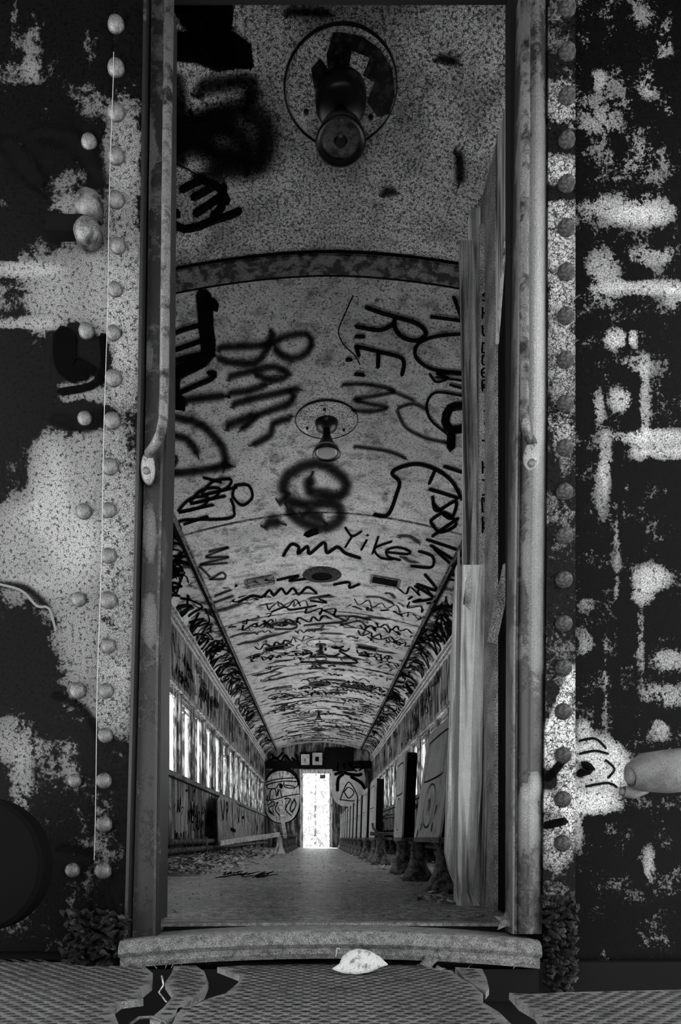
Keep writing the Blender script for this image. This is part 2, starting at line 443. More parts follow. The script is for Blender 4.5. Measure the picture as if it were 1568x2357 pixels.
m4 = MB()
for i in range(170):
    y = 5.4 + 12.4 * R.random(); x = CX + R.uniform(-1.05, .9)
    if y < 7 and abs(x) < .7: continue
    L = R.uniform(.08, .35); ribbon(m4, [(x - L / 2, y), (x, y + R.uniform(-.06, .06)), (x + L / 2, y + R.uniform(-.08, .08))], R.uniform(.06, .22), ceil_map)
m4.build('stain', 'stain', ceiling, kind='stuff')
m.build('graffiti_scribbles', 'spray_hard', ceiling, kind='stuff')
m2.build('graffiti_haze', 'spray_soft', ceiling, kind='stuff')
m3.build('graffiti_scribbles', 'spray_hard', ceiling, kind='stuff')
# large tags, traced stroke by stroke on to the vault
S = 700 / 1568.
def tag(strokes, origin, wid, mat, name='graffiti_tag', label=None):
    m = MB()
    if mat == 'spray_soft': wid *= 1.7
    elif wid < 60: wid *= 1.15
    for st in strokes: ribbon(m, [(origin[0] + a * S, origin[1] + b * S) for a, b in st], wid * S, proj_ceiling, step=max(4, wid * S * .5))
    kw = {'label': label} if label else {}
    m.build(name, mat, ceiling, **kw)
O4 = (380, 0); O5 = (380, 600); O6 = (380, 1180)
tag([[(90, 975), (150, 945), (200, 922)], [(150, 1015), (200, 990), (255, 955)], [(160, 1100), (220, 1060), (290, 1010)], [(250, 1110), (290, 1070), (300, 960)],
     [(380, 1090), (320, 1115), (250, 1135), (180, 1165), (100, 1180), (50, 1160)], [(200, 930), (280, 970), (320, 1040)], [(30, 1080), (65, 1105)]], O4, 46, 'spray_hard', label='black painted hand shape with spread fingers')
tag([[(90, 760), (200, 700), (350, 570), (470, 600), (520, 700), (480, 850), (340, 860), (260, 890)], [(240, 600), (380, 700), (420, 790)], [(110, 640), (200, 760), (330, 800)]], O4, 170, 'spray_soft')
tag([[(200, 450), (330, 430), (450, 430), (440, 520)], [(60, 420), (80, 600), (70, 760)]], O4, 110, 'spray_soft')
tag([[(60, -60), (160, 90), (260, 190), (400, 290)], [(60, 240), (180, 250), (300, 300)], [(180, -30), (300, 90)]], O4, 190, 'spray_hard')
tag([[(1420, 300), (1500, 320)], [(640, 60), (840, 70)], [(1515, 800), (1520, 930)], [(1140, 990), (1175, 990)]], O4, 60, 'spray_soft')
tag([[(200, 180), (208, 260), (212, 350), (222, 480), (140, 540), (50, 590), (40, 690), (80, 740)]], O5, 95, 'spray_hard')
tag([[(235, 210), (260, 240)]], O5, 60, 'spray_hard')
tag([[(10, 390), (100, 355), (190, 330)], [(10, 475), (110, 440), (200, 410)], [(10, 535), (120, 495), (240, 480)], [(90, 675), (170, 640), (240, 610), (258, 580), (225, 580)], [(20, 600), (110, 560), (200, 530)]], O5, 28, 'spray_hard')
tag([[(290, 450), (420, 445), (520, 435), (620, 395), (730, 380), (755, 440), (700, 500), (610, 500), (570, 455)], [(555, 380), (520, 470), (460, 530), (350, 530), (280, 505)]], O5, 46, 'spray_soft')
tag([[(340, 600), (420, 580), (560, 550), (640, 590), (560, 620), (470, 590)], [(340, 685), (450, 670), (520, 640)], [(360, 740), (520, 700), (680, 665)], [(660, 690), (640, 740), (480, 800), (400, 870)],
     [(640, 820), (560, 840), (545, 900), (460, 950)]], O5, 44, 'spray_soft')
tag([[(50, 810), (190, 850), (300, 970), (310, 1060)], [(0, 900), (110, 920), (165, 990)], [(0, 1100), (150, 1090), (330, 1060)], [(330, 850), (450, 800)], [(120, 720), (300, 700)]], O5, 52, 'spray_soft')
tag([[(0, 1010), (60, 1015), (50, 1050), (20, 1080)]], O5, 30, 'spray_soft')
tag([[(610, 1180), (640, 1100), (780, 1045), (880, 1090), (935, 1155), (900, 1215), (820, 1205), (745, 1190), (745, 1130)], [(620, 1230), (720, 1260), (850, 1250), (905, 1290), (890, 1350), (800, 1380), (700, 1345), (640, 1290)],
     [(740, 1300), (800, 1330)], [(540, 1350), (580, 1350)]], O5, 72, 'spray_soft', label='large blurred sprayed letter S shape')
tag([[(1040, 242), (1110, 268), (1180, 288), (1300, 325), (1345, 375), (1300, 412), (1225, 395), (1185, 345), (1185, 295)], [(1180, 325), (1110, 358), (985, 340)]], O5, 24, 'spray_hard', label='black sprayed letter R')
tag([[(985, 442), (1110, 472), (1225, 508), (1222, 590)], [(1100, 475), (1098, 550)], [(985, 445), (1000, 490)], [(985, 392), (1025, 392)], [(940, 512), (960, 510)], [(985, 585), (1025, 590)]], O5, 22, 'spray_hard', label='black sprayed letter E')
tag([[(1545, 378), (1400, 390), (1305, 430), (1295, 500), (1380, 560), (1545, 580)], [(1375, 290), (1545, 312)], [(1490, 190), (1530, 300)]], O5, 20, 'spray_hard')
tag([[(1365, 585), (1400, 625), (1460, 605), (1400, 580), (1540, 590)], [(1470, 640), (1540, 660)], [(1400, 600), (1540, 620)], [(1545, 700), (1400, 680), (1350, 740), (1370, 820), (1450, 890)]], O5, 14, 'spray_hard')
tag([[(1550, 750), (1470, 760), (1445, 830), (1480, 875), (1550, 860)], [(1475, 900), (1475, 965)]], O5, 46, 'spray_hard')
tag([[(920, 640), (1050, 640), (1180, 672), (1080, 700), (975, 717), (1060, 740), (1150, 760), (1060, 780), (960, 772)]], O5, 24, 'spray_soft')
tag([[(1205, 760), (1280, 740), (1350, 770)], [(1200, 780), (1240, 860), (1340, 915), (1450, 940)], [(980, 960), (1150, 985), (1240, 1020)], [(1180, 680), (1280, 720)]], O5, 20, 'spray_soft')
tag([[(1080, 1310), (1150, 1310), (1195, 1200), (1208, 1140), (1170, 1098), (1210, 1068), (1300, 1050), (1400, 1080), (1480, 1140), (1530, 1230)]], O5, 20, 'spray_hard')
tag([[(1440, 1062), (1530, 1092)], [(1392, 1080), (1362, 1150)], [(1365, 1180), (1510, 1225)], [(1380, 1220), (1400, 1290), (1500, 1240), (1470, 1330), (1380, 1250)], [(1370, 1340), (1440, 1300), (1500, 1360), (1420, 1400), (1370, 1350)], [(1380, 1420), (1510, 1330)]], O5, 18, 'spray_hard')
lo = []
for i in range(3):
    bx, by = 70 + i * 60, 1290 - i * 45
    lo.append([(bx, by), (bx + 60, by - 60), (bx + 150, by - 70), (bx + 120, by - 20), (bx, by + 10), (bx + 90, by - 10), (bx + 180, by - 30)])
tag(lo + [[(80, 1380), (90, 1340), (330, 1330), (355, 1280), (340, 1230)], [(100, 1360), (220, 1320)], [(360, 1160), (430, 1160), (450, 1220), (400, 1262), (350, 1215), (362, 1165)], [(200, 1120), (290, 1145)]], O5, 15, 'spray_hard')
tag([[(970, 180), (930, 270), (895, 360), (920, 430), (980, 490), (1005, 535)]], O5, 7, 'spray_hard', 'crack')
tag([[(50, 840), (130, 880), (180, 915)]], O4, 7, 'spray_hard', 'crack')
tag([[(930, 78), (965, 122), (1012, 98)], [(965, 122), (930, 178)], [(1040, 142), (1012, 192)], [(1043, 116)], [(1100, 125), (1070, 212)], [(1168, 150), (1082, 185), (1110, 232), (1172, 242)],
     [(1145, 205), (1250, 215), (1262, 200), (1200, 180), (1142, 195), (1152, 228), (1212, 246)]], O6, 12, 'spray_hard', label='black handwritten word YiKe')
tag([[(610, 222), (650, 165), (690, 178), (685, 212), (735, 175), (745, 213), (820, 155), (835, 208), (890, 178), (930, 210), (1005, 235)]], O6, 17, 'spray_hard')
tag([[(740, 110), (790, 92), (730, 115)]], O6, 34, 'spray_hard')
tag([[(580, 348), (690, 326), (640, 352), (760, 340), (850, 352)], [(870, 372), (950, 360), (950, 388), (1002, 370)], [(380, 462), (450, 430), (500, 436), (540, 400), (560, 428), (600, 392), (625, 420), (660, 390), (690, 422), (735, 385), (782, 415)]], O6, 13, 'spray_hard')
tag([[(550, 512), (620, 488), (650, 502), (780, 480)], [(750, 455), (835, 465), (790, 440), (850, 425)]], O6, 9, 'spray_hard')
tag([[(1310, 200), (1380, 228), (1372, 282), (1270, 276)], [(1340, 320), (1400, 400), (1300, 370)], [(1290, 380), (1380, 440), (1280, 460)], [(1390, 190), (1500, 290)], [(1350, 140), (1500, 190)], [(1370, 170), (1480, 240)]], O6, 15, 'spray_hard')
tag([[(230, 200), (330, 180), (210, 230), (330, 230), (180, 270), (320, 260)], [(240, 340), (300, 310), (310, 340), (230, 345)], [(260, 430), (340, 400)], [(240, 470), (350, 430)], [(180, 280), (230, 330)]], O6, 14, 'spray_soft')
tag([[(720, 582), (920, 562), (960, 535), (1060, 552)], [(905, 580), (1000, 560), (1035, 590), (1020, 630)], [(570, 600), (660, 600), (680, 580), (620, 570)], [(830, 510), (930, 560)]], O6, 12, 'spray_soft')
tag([[(710, 735), (760, 722), (748, 745), (800, 738)], [(810, 725), (850, 745), (900, 728)], [(840, 680), (880, 700), (920, 690)], [(880, 690), (930, 715), (950, 700)], [(900, 715), (990, 770), (930, 775), (700, 770)], [(1000, 735), (1050, 740), (1030, 720)]], O6, 9, 'spray_hard')
# ------------------------------------------------------------------ ceiling lamps
def lamp(x, y, label, big=False):
    z = zc(x)
    t = thing('ceiling_lamp', label, 'ceiling lamp', (x, y, z))
    MB().lathe([(0.001, -.022), (.09, -.020), (.178, -.012), (.186, -.006), (.186, .0)]).build('base_plate', 'ceiling_near_paint' if not big else 'ceiling_near_paint', t, smooth=False)
    MB().lathe([(.190, -.011), (.194, -.006), (.190, .001), (.187, .001), (.187, -.011), (.190, -.011)], n=40, cap=False).build('rim', 'lamp_black', t)
    MB().lathe([(.001, -.06), (.060, -.058), (.072, -.02), (.072, -.01)] if not big else [(.001, -.075), (.07, -.075), (.085, -.06), (.088, -.01)]).build('socket', 'lamp_black', t, smooth=True)
    for a in (.6, 2.7, 4.6):
        MB().lathe([(.001, -.03), (.008, -.028), (.009, -.018)], c=(.13 * math.cos(a), .13 * math.sin(a), 0), n=10).build('screw', 'lamp_black', t)
    h = .115 if not big else .085
    sh = MB().lathe([(.020, -.055), (.024, -.10), (.050, -.10 - h * .45), (.084, -.10 - h * .9), (.086, -.10 - h), (.080, -.10 - h), (.045, -.12 - h * .4), (.018, -.10)]).build('shade', 'lamp_black', t, smooth=True)
    MB().lathe([(.001, -.095 - h), (.050, -.094 - h), (.074, -.088 - h), (.070, -.06 - h)]).build('lens', 'bulb_grey' if not big else 'rail_metal', t, smooth=True)
    if big: MB().lathe([(.001, -.100 - h), (.018, -.100 - h), (.024, -.094 - h), (.012, -.09 - h)]).build('lens_cap', 'lamp_black', t)
    return t
l0 = lamp(.083, 2.30, 'big round ceiling lamp with rusted disc nearest the doorway at top', True)
# rust patches on the big disc, and a missing quarter showing dark
m = MB()
def fan(cx, cy, pts, z): 
    k = len(m.v); m.v += [(cx + a, cy + b, z) for a, b in pts]; m.f.append(tuple(range(k, k + len(pts))))
fan(0, 0, [(.0, -.18), (.06, -.17), (.12, -.135), (.165, -.08), (.182, 0.), (.17, .06), (.13, .07), (.09, .02), (.11, -.04), (.07, -.06), (.09, -.11), (.03, -.13), (.02, -.05), (-.04, -.04), (-.05, -.12), (-.03, -.18)], -.0235)
fan(0, 0, [(-.10, -.08), (-.07, -.11), (-.045, -.08), (-.06, -.02), (-.09, -.02)], -.0235)
m.build('rust_patch', 'grime', l0)
lamp(.063, 4.12, 'second ceiling lamp, black cone shade above the letter S graffiti')
lamp(.06, 8.85, 'third ceiling lamp along the vault, small black cone in mid carriage')
lamp(.05, 13.5, 'farthest ceiling lamp, tiny black cone near the carriage end')
for yv, lb in ((6.55, 'nearest round dark roof ventilator under the word YiKe'), (11.2, 'second round dark roof ventilator in mid vault'), (15.9, 'farthest round dark roof ventilator near the end wall')):
    t = thing('roof_ventilator', lb, 'vent', (.055, yv, zc(.055)))
    MB().lathe([(.10, -.02), (.17, -.014), (.20, -.004), (.20, .0), (.10, .0)], n=28, cap=False).build('flange', 'grime', t)
    MB().lathe([(.001, -.012), (.10, -.014), (.115, -.006)], n=28).build('duct_mouth', 'black_void', t)
# ------------------------------------------------------------------ back wall
YE = Y1
bw = MB(); ox0, ox1, oz = -.35, .35, 1.97
bw.box((WL - .05, YE, -.06), (ox0, YE + .08, TOP + .5)).box((ox1, YE, -.06), (WR + .05, YE + .08, TOP + .5)).box((ox0, YE, oz), (ox1, YE + .08, TOP + .5))
wb = bw.build('wall_back', 'wall_paint', kind='structure')
fr = MB(); fr.box((ox0 - .08, YE - .05, 0), (ox0, YE + .1, oz + .1)).box((ox1, YE - .05, 0), (ox1 + .08, YE + .1, oz + .1)).box((ox0, YE - .05, oz), (ox1, YE + .1, oz + .1))
dr = fr.build('door_2', 'frame_paint', kind='structure')
# end board shapes: dark bulkhead arch
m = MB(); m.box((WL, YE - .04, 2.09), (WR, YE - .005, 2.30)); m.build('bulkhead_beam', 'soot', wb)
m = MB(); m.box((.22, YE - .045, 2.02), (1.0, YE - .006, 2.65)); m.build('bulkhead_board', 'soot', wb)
t = thing('fuse_cabinet', 'pair of small square cabinet doors above the far doorway', 'cabinet', (-.13, YE - .10, 2.10))
MB().box((-.30, .0, 0), (.30, .06, .42)).build('body', 'soot', t)
MB().box((-.27, -.03, .08), (-.045, .0, .36)).build('door', 'frame_paint', t)
d2 = MB().box((.03, -.03, .08), (.29, .0, .40)).build('door', 'seat_board', t)
MB().box((.11, -.045, .17), (.20, -.03, .29)).build('handle', 'black_void', d2)
t = thing('hanging_sign', 'small dark plate hanging in the far doorway at upper right', 'sign', (.17, YE - .02, 1.83))
MB().box((-.07, -.006, 0), (.07, .006, .10)).build('plate', 'seat_iron', t)
MB().tube([(-.05, 0, .10), (-.05, 0, .16)], .006, 6).build('hanger', 'seat_iron', t); MB().tube([(.05, 0, .10), (.05, 0, .16)], .006, 6).build('hanger', 'seat_iron', t)
# painted ovals either side of the far door
S2 = 340 / 1568.
def back(px, py): return P(px, py, YE - .045)
def crop2(strokes, wid, mat, d=YE - .045, nm='graffiti_tag', **kw):
    mm = MB()
    for st in strokes: ribbon(mm, [(560 + a * S2, 1680 + b * S2) for a, b in st], wid * S2, proj_plane(d), step=1.2)
    mm.build(nm, mat, wb, **kw)
def disc2(cx, cy, rx, ry, mat, d, nm, **kw):
    mm = MB(); c = []
    for j in range(40):
        t = 2 * math.pi * j / 40; e = .85
        a = cx + rx * math.copysign(abs(math.cos(t)) ** e, math.cos(t)); b = cy + ry * math.copysign(abs(math.sin(t)) ** e, math.sin(t)); c.append(P(560 + a * S2, 1680 + b * S2, d))
    k = len(c)
    mm.v = [tuple(p) for p in c] + [(p.x, p.y + .02, p.z) for p in c]
    mm.f = [tuple(range(k))] + [(i, (i + 1) % k, (i + 1) % k + k, i + k) for i in range(k)]
    mm.build(nm, mat, wb, **kw)
disc2(412, 695, 208, 300, 'soot', YE - .012, 'panel_border')
disc2(408, 710, 190, 275, 'frame_paint', YE - .03, 'oval_panel', label='pale oval panel with a drawn cap and eyes')
disc2(1110, 560, 190, 255, 'seat_board', YE - .03, 'oval_panel', label='grey oval panel with a black triangle drawn on it')
crop2([[(245, 555), (330, 530), (450, 515), (580, 510)], [(240, 590), (330, 560), (440, 545), (590, 550)], [(250, 750), (350, 735), (450, 705), (595, 680)], [(250, 700), (260, 720), (240, 745)],
       [(280, 740), (290, 650), (320, 625), (345, 640), (350, 700)], [(360, 700), (375, 650), (395, 640), (405, 710)], [(430, 560), (440, 600), (500, 620), (570, 600), (580, 550)], [(450, 585), (540, 600)],
       [(250, 590), (260, 620), (340, 620), (380, 570)], [(265, 800), (320, 760), (330, 800), (270, 830), (330, 910)], [(350, 780), (370, 770), (340, 840), (380, 900)], [(440, 730), (500, 735), (450, 840), (510, 910)],
       [(540, 730), (560, 790), (520, 870), (500, 830), (540, 740)], [(270, 860), (300, 890)], [(390, 760), (380, 830), (400, 890), (430, 880)]], 13, 'spray_hard')
crop2([[(400, 585), (405, 610)]], 45, 'spray_hard')
crop2([[(1030, 740), (1120, 555), (1215, 740), (1035, 742)], [(1070, 660), (1120, 610), (1175, 665), (1120, 725), (1075, 665)]], 13, 'spray_hard', label='black outlined triangle mark')
crop2([[(980, 470), (1050, 450), (1130, 470), (1220, 480), (1250, 470)], [(1150, 500), (1250, 560), (1290, 620)], [(1000, 640), (1010, 520), (1060, 470)]], 40, 'spray_hard')
crop2([[(1010, 350), (1000, 420), (1020, 440)], [(1060, 380), (1080, 350), (1070, 420)], [(1120, 340), (1140, 390), (1160, 340)], [(1200, 400), (1160, 400), (1200, 440)], [(1240, 340), (1280, 390), (1230, 430)]], 20, 'spray_hard')
crop2([[(260, 340), (330, 300), (400, 330), (440, 270), (500, 330)], [(300, 260), (360, 300), (420, 240)], [(520, 300), (580, 340), (560, 260)]], 26, 'spray_hard', YE - .012)
# outside, beyond the far door
t = thing('shrub', 'sunlit pale leafy bushes seen through the far doorway', 'bush', (0, 23, -1.2))
rr = random.Random(5); m = MB()
for i in range(5200):
    a = rr.uniform(-3.2, 3.2); b = rr.uniform(-.8, .8) + .35 * math.sin(a * 3); c = rr.uniform(0, 5.2)
    p = Vector((a, b, c)); sz = rr.uniform(.08, .17)
    u = Vector((rr.uniform(-1, 1), rr.uniform(-1, 1), rr.uniform(-1, 1))).normalized(); v = u.orthogonal().normalized()
    m.quad(p - u * sz, p + v * sz * .5, p + u * sz, p - v * sz * .5)
m.build('foliage', 'foliage', t, kind='stuff')
st = MB()
for i in range(9):
    x = -2.8 + i * .7; st.tube([(x, 0, -.1), (x + rr.uniform(-.2, .2), .1, 2.), (x + rr.uniform(-.4, .4), 0, 4.4)], [.05, .04, .015], 7)
st.build('stem', 'dark_wood', t)
MB().box((-.9, YE + .08, -.05), (.9, YE + 1.2, -.01)).build('rear_platform', 'sill_iron', label='pale rear platform floor beyond the far doorway', category='platform')

# ------------------------------------------------------------------ seats along the right side
def pedestal_mesh(mb, x, y, h):
    prof = [(.100, 0), (.090, .03), (.062, .08), (.045, .14), (.040, h - .02), (.060, h)]
    mb.lathe(prof, c=(x, y, 0), n=12, sx=1.0, sy=1.5)
def seat(i, yc, wdt, peds, label, lean=.05, arm=True, top=.88):
    X = .60
    t = thing('coach_seat', label, 'seat', (X, yc, 0), 0, 'coach seats along the right side')
    h0, h1 = .26, top; n = 5
    # back board standing along the aisle, corners rounded, top leaning away
    def outline(sh, o=0.):
        w2 = wdt / 2 - sh; pts = []
        for cy, cz, a0 in ((w2 - .06, h1 - sh - .06, 0), (-w2 + .06, h1 - sh - .06, 90), (-w2 + .03, h0 + sh + .03, 180), (w2 - .03, h0 + sh + .03, 270)):
            rr_ = .06 if cz > .5 else .03
            for k in range(n):
                a = math.radians(a0 + 90 * k / (n - 1)); pts.append((cy + rr_ * math.cos(a), cz + rr_ * math.sin(a)))
        return pts
    def lx(z): return lean * (z - h0) / (h1 - h0)
    m = MB(); o = outline(0); k = len(o)
    m.v = [(lx(z), y, z) for y, z in o] + [(lx(z) + .012, y, z) for y, z in o]
    # filled with a grid fan along z
    m.f = [tuple(range(k)), tuple(range(2 * k - 1, k - 1, -1))] + [(i_, (i_ + 1) % k, (i_ + 1) % k + k, i_ + k) for i_ in range(k)]
    bd = m.build('back_board', 'seat_board', t)
    m = MB(); m.v = [(lx(z) + .013, y * .97, z) for y, z in o] + [(lx(z) + .085, y * .97, z * .995) for y, z in o]
    m.f = [tuple(range(k)), tuple(range(2 * k - 1, k - 1, -1))] + [(i_, (i_ + 1) % k, (i_ + 1) % k + k, i_ + k) for i_ in range(k)]
    m.build('back_cushion', 'soot', t)
    def mp(a, b): return Vector((lx(b) - .004, a, b))
    m = MB(); w2 = wdt / 2 * .66; zt, zm = h1 - .07, h0 + (h1 - h0) * .52
    for wd in ((.010,) if yc < 9 else (.012,)):
        ribbon(m, [(-w2, zm + .03), (-w2, zt - .03), (-w2 + .04, zt), (w2 - .04, zt), (w2, zt - .03), (w2, zm + .03), (w2 - .04, zm), (-w2 + .04, zm), (-w2, zm + .03)], wd, mp)
        cz = h0 + (h1 - h0) * .28; ew, eh = w2 * .62, (h1 - h0) * .19
        ribbon(m, [(ew * math.cos(a), cz + eh * math.sin(a)) for a in [j * math.pi / 6 for j in range(13)]], wd, mp)
    if yc < 4.5:
        ribbon(m, [(-.04, cz - .05), (-.02, cz + .04), (.0, cz - .03), (.03, cz + .04), (.05, cz - .04)], .012, mp)
        for a, b in ((-.2, .33), (.17, .34), (-.25, .42), (.28, .3)): ribbon(m, [(a, b), (a + .01, b - .03)], .03, mp)
    m.build('panel_groove', 'spray_hard', t)
    # frame, seat pan to the window side, pedestals
    MB().box((.0, -wdt / 2, .235), (.70, wdt / 2, .262)).box((.05, -wdt / 2 + .03, .20), (.09, wdt / 2 - .03, .235)).build('seat_frame', 'seat_iron', t)
    MB().box((.16, -wdt / 2 + .05, .265), (.72, wdt / 2 - .05, .34)).build('seat_pan', 'soot', t, bevel=.02)
    for py_ in peds:
        mb = MB(); pedestal_mesh(mb, .02, py_ - yc, .235); mb.build('pedestal', 'seat_iron', t, smooth=True)
    mb = MB(); pedestal_mesh(mb, .62, 0, .235); mb.build('pedestal', 'seat_iron', t, smooth=True)
    if arm:
        MB().tube([(.11, wdt / 2 - .05, .36), (.13, wdt / 2 - .03, .47), (.20, wdt / 2 - .02, .52), (.45, wdt / 2 - .02, .54)], .014, 8).build('armrest', 'seat_iron', t, smooth=True)
    return t
ll = ['nearest coach seat, tall grey back board with grooved oval, beside the doorway jamb', 'second coach seat from the doorway, narrow pale back board', 'third coach seat from the doorway, standing after a gap in the row',
      'fourth coach seat from the doorway on the right side', 'fifth coach seat from the doorway on the right side', 'sixth coach seat from the doorway on the right side',
      'seventh coach seat from the doorway on the right side', 'eighth coach seat from the doorway, toward the far end', 'ninth coach seat from the doorway, toward the far end', 'third last coach seat before the far end wall',
      'second last coach seat before the far end wall', 'last coach seat before the far end wall']
sd = [(3.76, .86, [3.28, 4.16], .09, .89), (5.03, .50, [4.9], .03, .87), (7.42, .72, [7.15], .02, .88), (8.66, .70, [8.4], .02, .87), (9.75, .50, [9.6], .02, .86), (10.8, .5, [10.65], .02, .85),
      (11.85, .5, [11.7], .02, .86), (12.9, .5, [12.75], .02, .85), (13.95, .5, [13.8], .02, .86), (15.0, .5, [14.85], .02, .84), (16.0, .5, [15.85], .02, .83), (16.95, .45, [16.8], .02, .84)]
for i, (yc, wd, pp, ln, tp) in enumerate(sd): seat(i, yc, wd, pp, ll[i], ln, True, tp)
def lone(x, y, label, mat='seat_iron', h=.30):
    t = thing('seat_pedestal', label, 'seat base', (x, y, 0), 0, 'bare iron seat pedestals')
    mb = MB(); pedestal_mesh(mb, 0, 0, h); mb.build('column', mat, t, smooth=True)
    MB().box((-.10, -.05, h - .02), (.12, .05, h + .015)).build('bracket', 'seat_iron', t)
    MB().tube([(-.02, 0, h), (-.07, 0, h + .05), (-.08, 0, h + .10)], .012, 6).build('hook', mat, t)
lone(.62, 6.55, 'bare pedestal standing in the gap of the right seat row')
for i, (x, y, lb) in enumerate(((-.55, 9.9, 'nearest bare pedestal on the left, pale foot, beside the leaning post'), (-.55, 11.6, 'second bare pedestal on the left side'), (-.54, 12.9, 'third bare pedestal on the left side'),
                                (-.54, 14.1, 'fourth bare pedestal on the left side'), (-.54, 15.3, 'fifth bare pedestal on the left side'), (-.53, 16.4, 'last bare pedestal on the left before the end wall'))):
    lone(x, y + (.35 if i == 0 else 0), lb, 'frame_paint' if i == 0 else 'seat_iron')
# left side: leaning post, fallen plank, leaning sheet, heater pipes
a = P(657, 1930, 9.9); b = P(644, 1840, 10.1)
MB().beam(a, b, .055, .03).build('leaning_post', 'plank_wood', label='pale wooden post leaning upright by the left pedestals', category='post')
a = P(505, 1941, 8.2); b = P(642, 1921, 9.75)
MB().beam(a, b, .03, .06).build('fallen_plank', 'plank_wood', label='long pale plank lying along the left side toward the pedestals', category='plank')
t = thing('heater_pipe', 'pair of rusty heater pipes low on the left wall', 'pipe', (WL + .09, 10, .12))
for dz in (.02, .10):
    MB().tube([(0, -7, dz), (0, 7.6, dz)], .028, 10).build('pipe', 'seat_iron', t, smooth=True)
for k in range(7): MB().box((-.05, -6.5 + k * 2.1, -.12), (.035, -6.46 + k * 2.1, .15)).build('bracket', 'seat_iron', t)
t = thing('heater_pipe', 'pair of rusty heater pipes low on the right wall behind the seats', 'pipe', (WR - .07, 10, .12))
for dz in (.02, .10):
    MB().tube([(0, -6.5, dz), (0, 7.6, dz)], .024, 10).build('pipe', 'seat_iron', t, smooth=True)
m = MB(); X = WL + .15
sh = [(8.3, .20), (12.6, .20), (12.4, .45), (11.6, .66), (10.6, .76), (9.6, .80), (8.7, .80), (8.35, .7)]
m.v = [(X + .02 - (z - .2) * .03, y, z) for y, z in sh] + [(X + .006 - (z - .2) * .03, y, z) for y, z in sh]; k = len(sh)
m.f = [tuple(range(k)), tuple(range(2 * k - 1, k - 1, -1))] + [(i, (i + 1) % k, (i + 1) % k + k, i + k) for i in range(k)]
sheet = m.build('leaning_sheet', 'wall_sheet', label='grey sheet with black painted strokes leaning on the left wall', category='sheet')
m = MB(); mp = lambda a, b: Vector((X + .026 - (b - .2) * .03, a, b))
for stx in ([(8.6, .72), (8.75, .5), (8.95, .74)], [(9.1, .5), (9.12, .72), (9.3, .68), (9.15, .6)], [(9.75, .75), (9.78, .28)], [(9.5, .38), (10.05, .36)], [(10.4, .72), (10.5, .5), (10.7, .72)], [(10.95, .7), (11., .45)], [(11.0, .58), (11.3, .6)], [(11.3, .7), (11.35, .45)]):
    ribbon(m, stx, .055, mp)
m.build('graffiti_tag', 'spray_hard', sheet, kind='stuff')
# litter on the floor
def leaf(mb, x, y, z, s, rr):
    a = rr.uniform(0, 6.28); u = Vector((math.cos(a), math.sin(a), rr.uniform(-.2, .35))); v = Vector((-math.sin(a), math.cos(a), rr.uniform(-.2, .5)))
    c = Vector((x, y, z + s * .35)); mb.quad(c - u * s, c + v * s * .5 - u * .1 * s, c + u * s + Vector((0, 0, s * .3)), c - v * s * .5)
rr = random.Random(9); m = MB()
for i in range(2600):
    y = 4.6 + 9 * rr.random() ** 1.3; x = WL + .06 + (.62 if y > 4 else .3) * rr.random() ** 1.3 * (1.2 if rr.random() < .3 else .8)
    h = max(0, .10 - (x - WL) * .16) * rr.random(); leaf(m, x, y, h, rr.uniform(.014, .045), rr)
m.build('leaf_litter', 'litter', kind='stuff', label='heap of dead leaves and debris on the floor along the left wall', category='litter')
m = MB()
for i in range(900):
    y = 2.7 + 9 * rr.random() ** 1.5; x = rr.uniform(.50, 1.35) if y > 3 else rr.uniform(.42, .64); leaf(m, x, y, 0, rr.uniform(.010, .028), rr)
m.build('leaf_litter', 'litter', kind='stuff', label='thin scatter of dead leaves under the right hand seats', category='litter')
m = MB()
for i in range(1500):
    y = 2.2 + 13 * rr.random() ** 1.6; leaf(m, rr.uniform(-.75, .65), y, 0, rr.uniform(.003, .010) * (1 if y < 5 else 1.5), rr)
m.build('floor_crumbs', 'leaf_pale', kind='stuff', label='pale paint crumbs scattered over the aisle floor', category='crumbs')
m = MB()
for i in range(46):
    x = -.62 + .34 * rr.random(); y = 4.25 + .5 * rr.random(); a = rr.uniform(-.5, .5); L = rr.uniform(.008, .045)
    m.beam((x - L * math.cos(a), y - L * math.sin(a), .01), (x + L * math.cos(a), y + L * math.sin(a), .012 + rr.uniform(0, .02)), .006, .005)
m.build('twig_pile', 'grime', kind='stuff', label='small pile of dark twigs on the left of the aisle', category='twigs')
# ------------------------------------------------------------------ partition and wooden jamb right behind the doorway
XP = .64
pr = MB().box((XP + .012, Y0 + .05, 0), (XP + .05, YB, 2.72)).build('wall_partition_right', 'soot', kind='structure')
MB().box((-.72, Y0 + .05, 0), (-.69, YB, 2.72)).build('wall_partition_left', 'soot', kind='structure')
MB().box((XP, 2.44, 0), (XP + .012, 2.655, zc(XP) - .0)).build('board', 'gritty_board', pr)
m = MB(); pts = [(1.72, zc(XP)), (1.90, 2.66), (2.10, 2.50), (2.25, 2.28), (2.33, 2.30), (2.43, 2.02), (2.43, zc(XP))]; k = len(pts)
m.v = [(XP, a, b) for a, b in pts] + [(XP + .012, a, b) for a, b in pts]
m.f = [tuple(range(k)), tuple(range(2 * k - 1, k - 1, -1))] + [(i, (i + 1) % k, (i + 1) % k + k, i + k) for i in range(k)]
m.build('board', 'streaky_wood', pr)
MB().box((XP - .035, 2.665, 0), (XP + .03, 2.72, zc(XP) - .005)).build('moulding', 'pale_wood', pr, bevel=.006)
MB().box((XP - .02, 2.725, 0), (XP + .03, 2.80, zc(XP) - .005)).build('moulding', 'dark_wood', pr, bevel=.006)
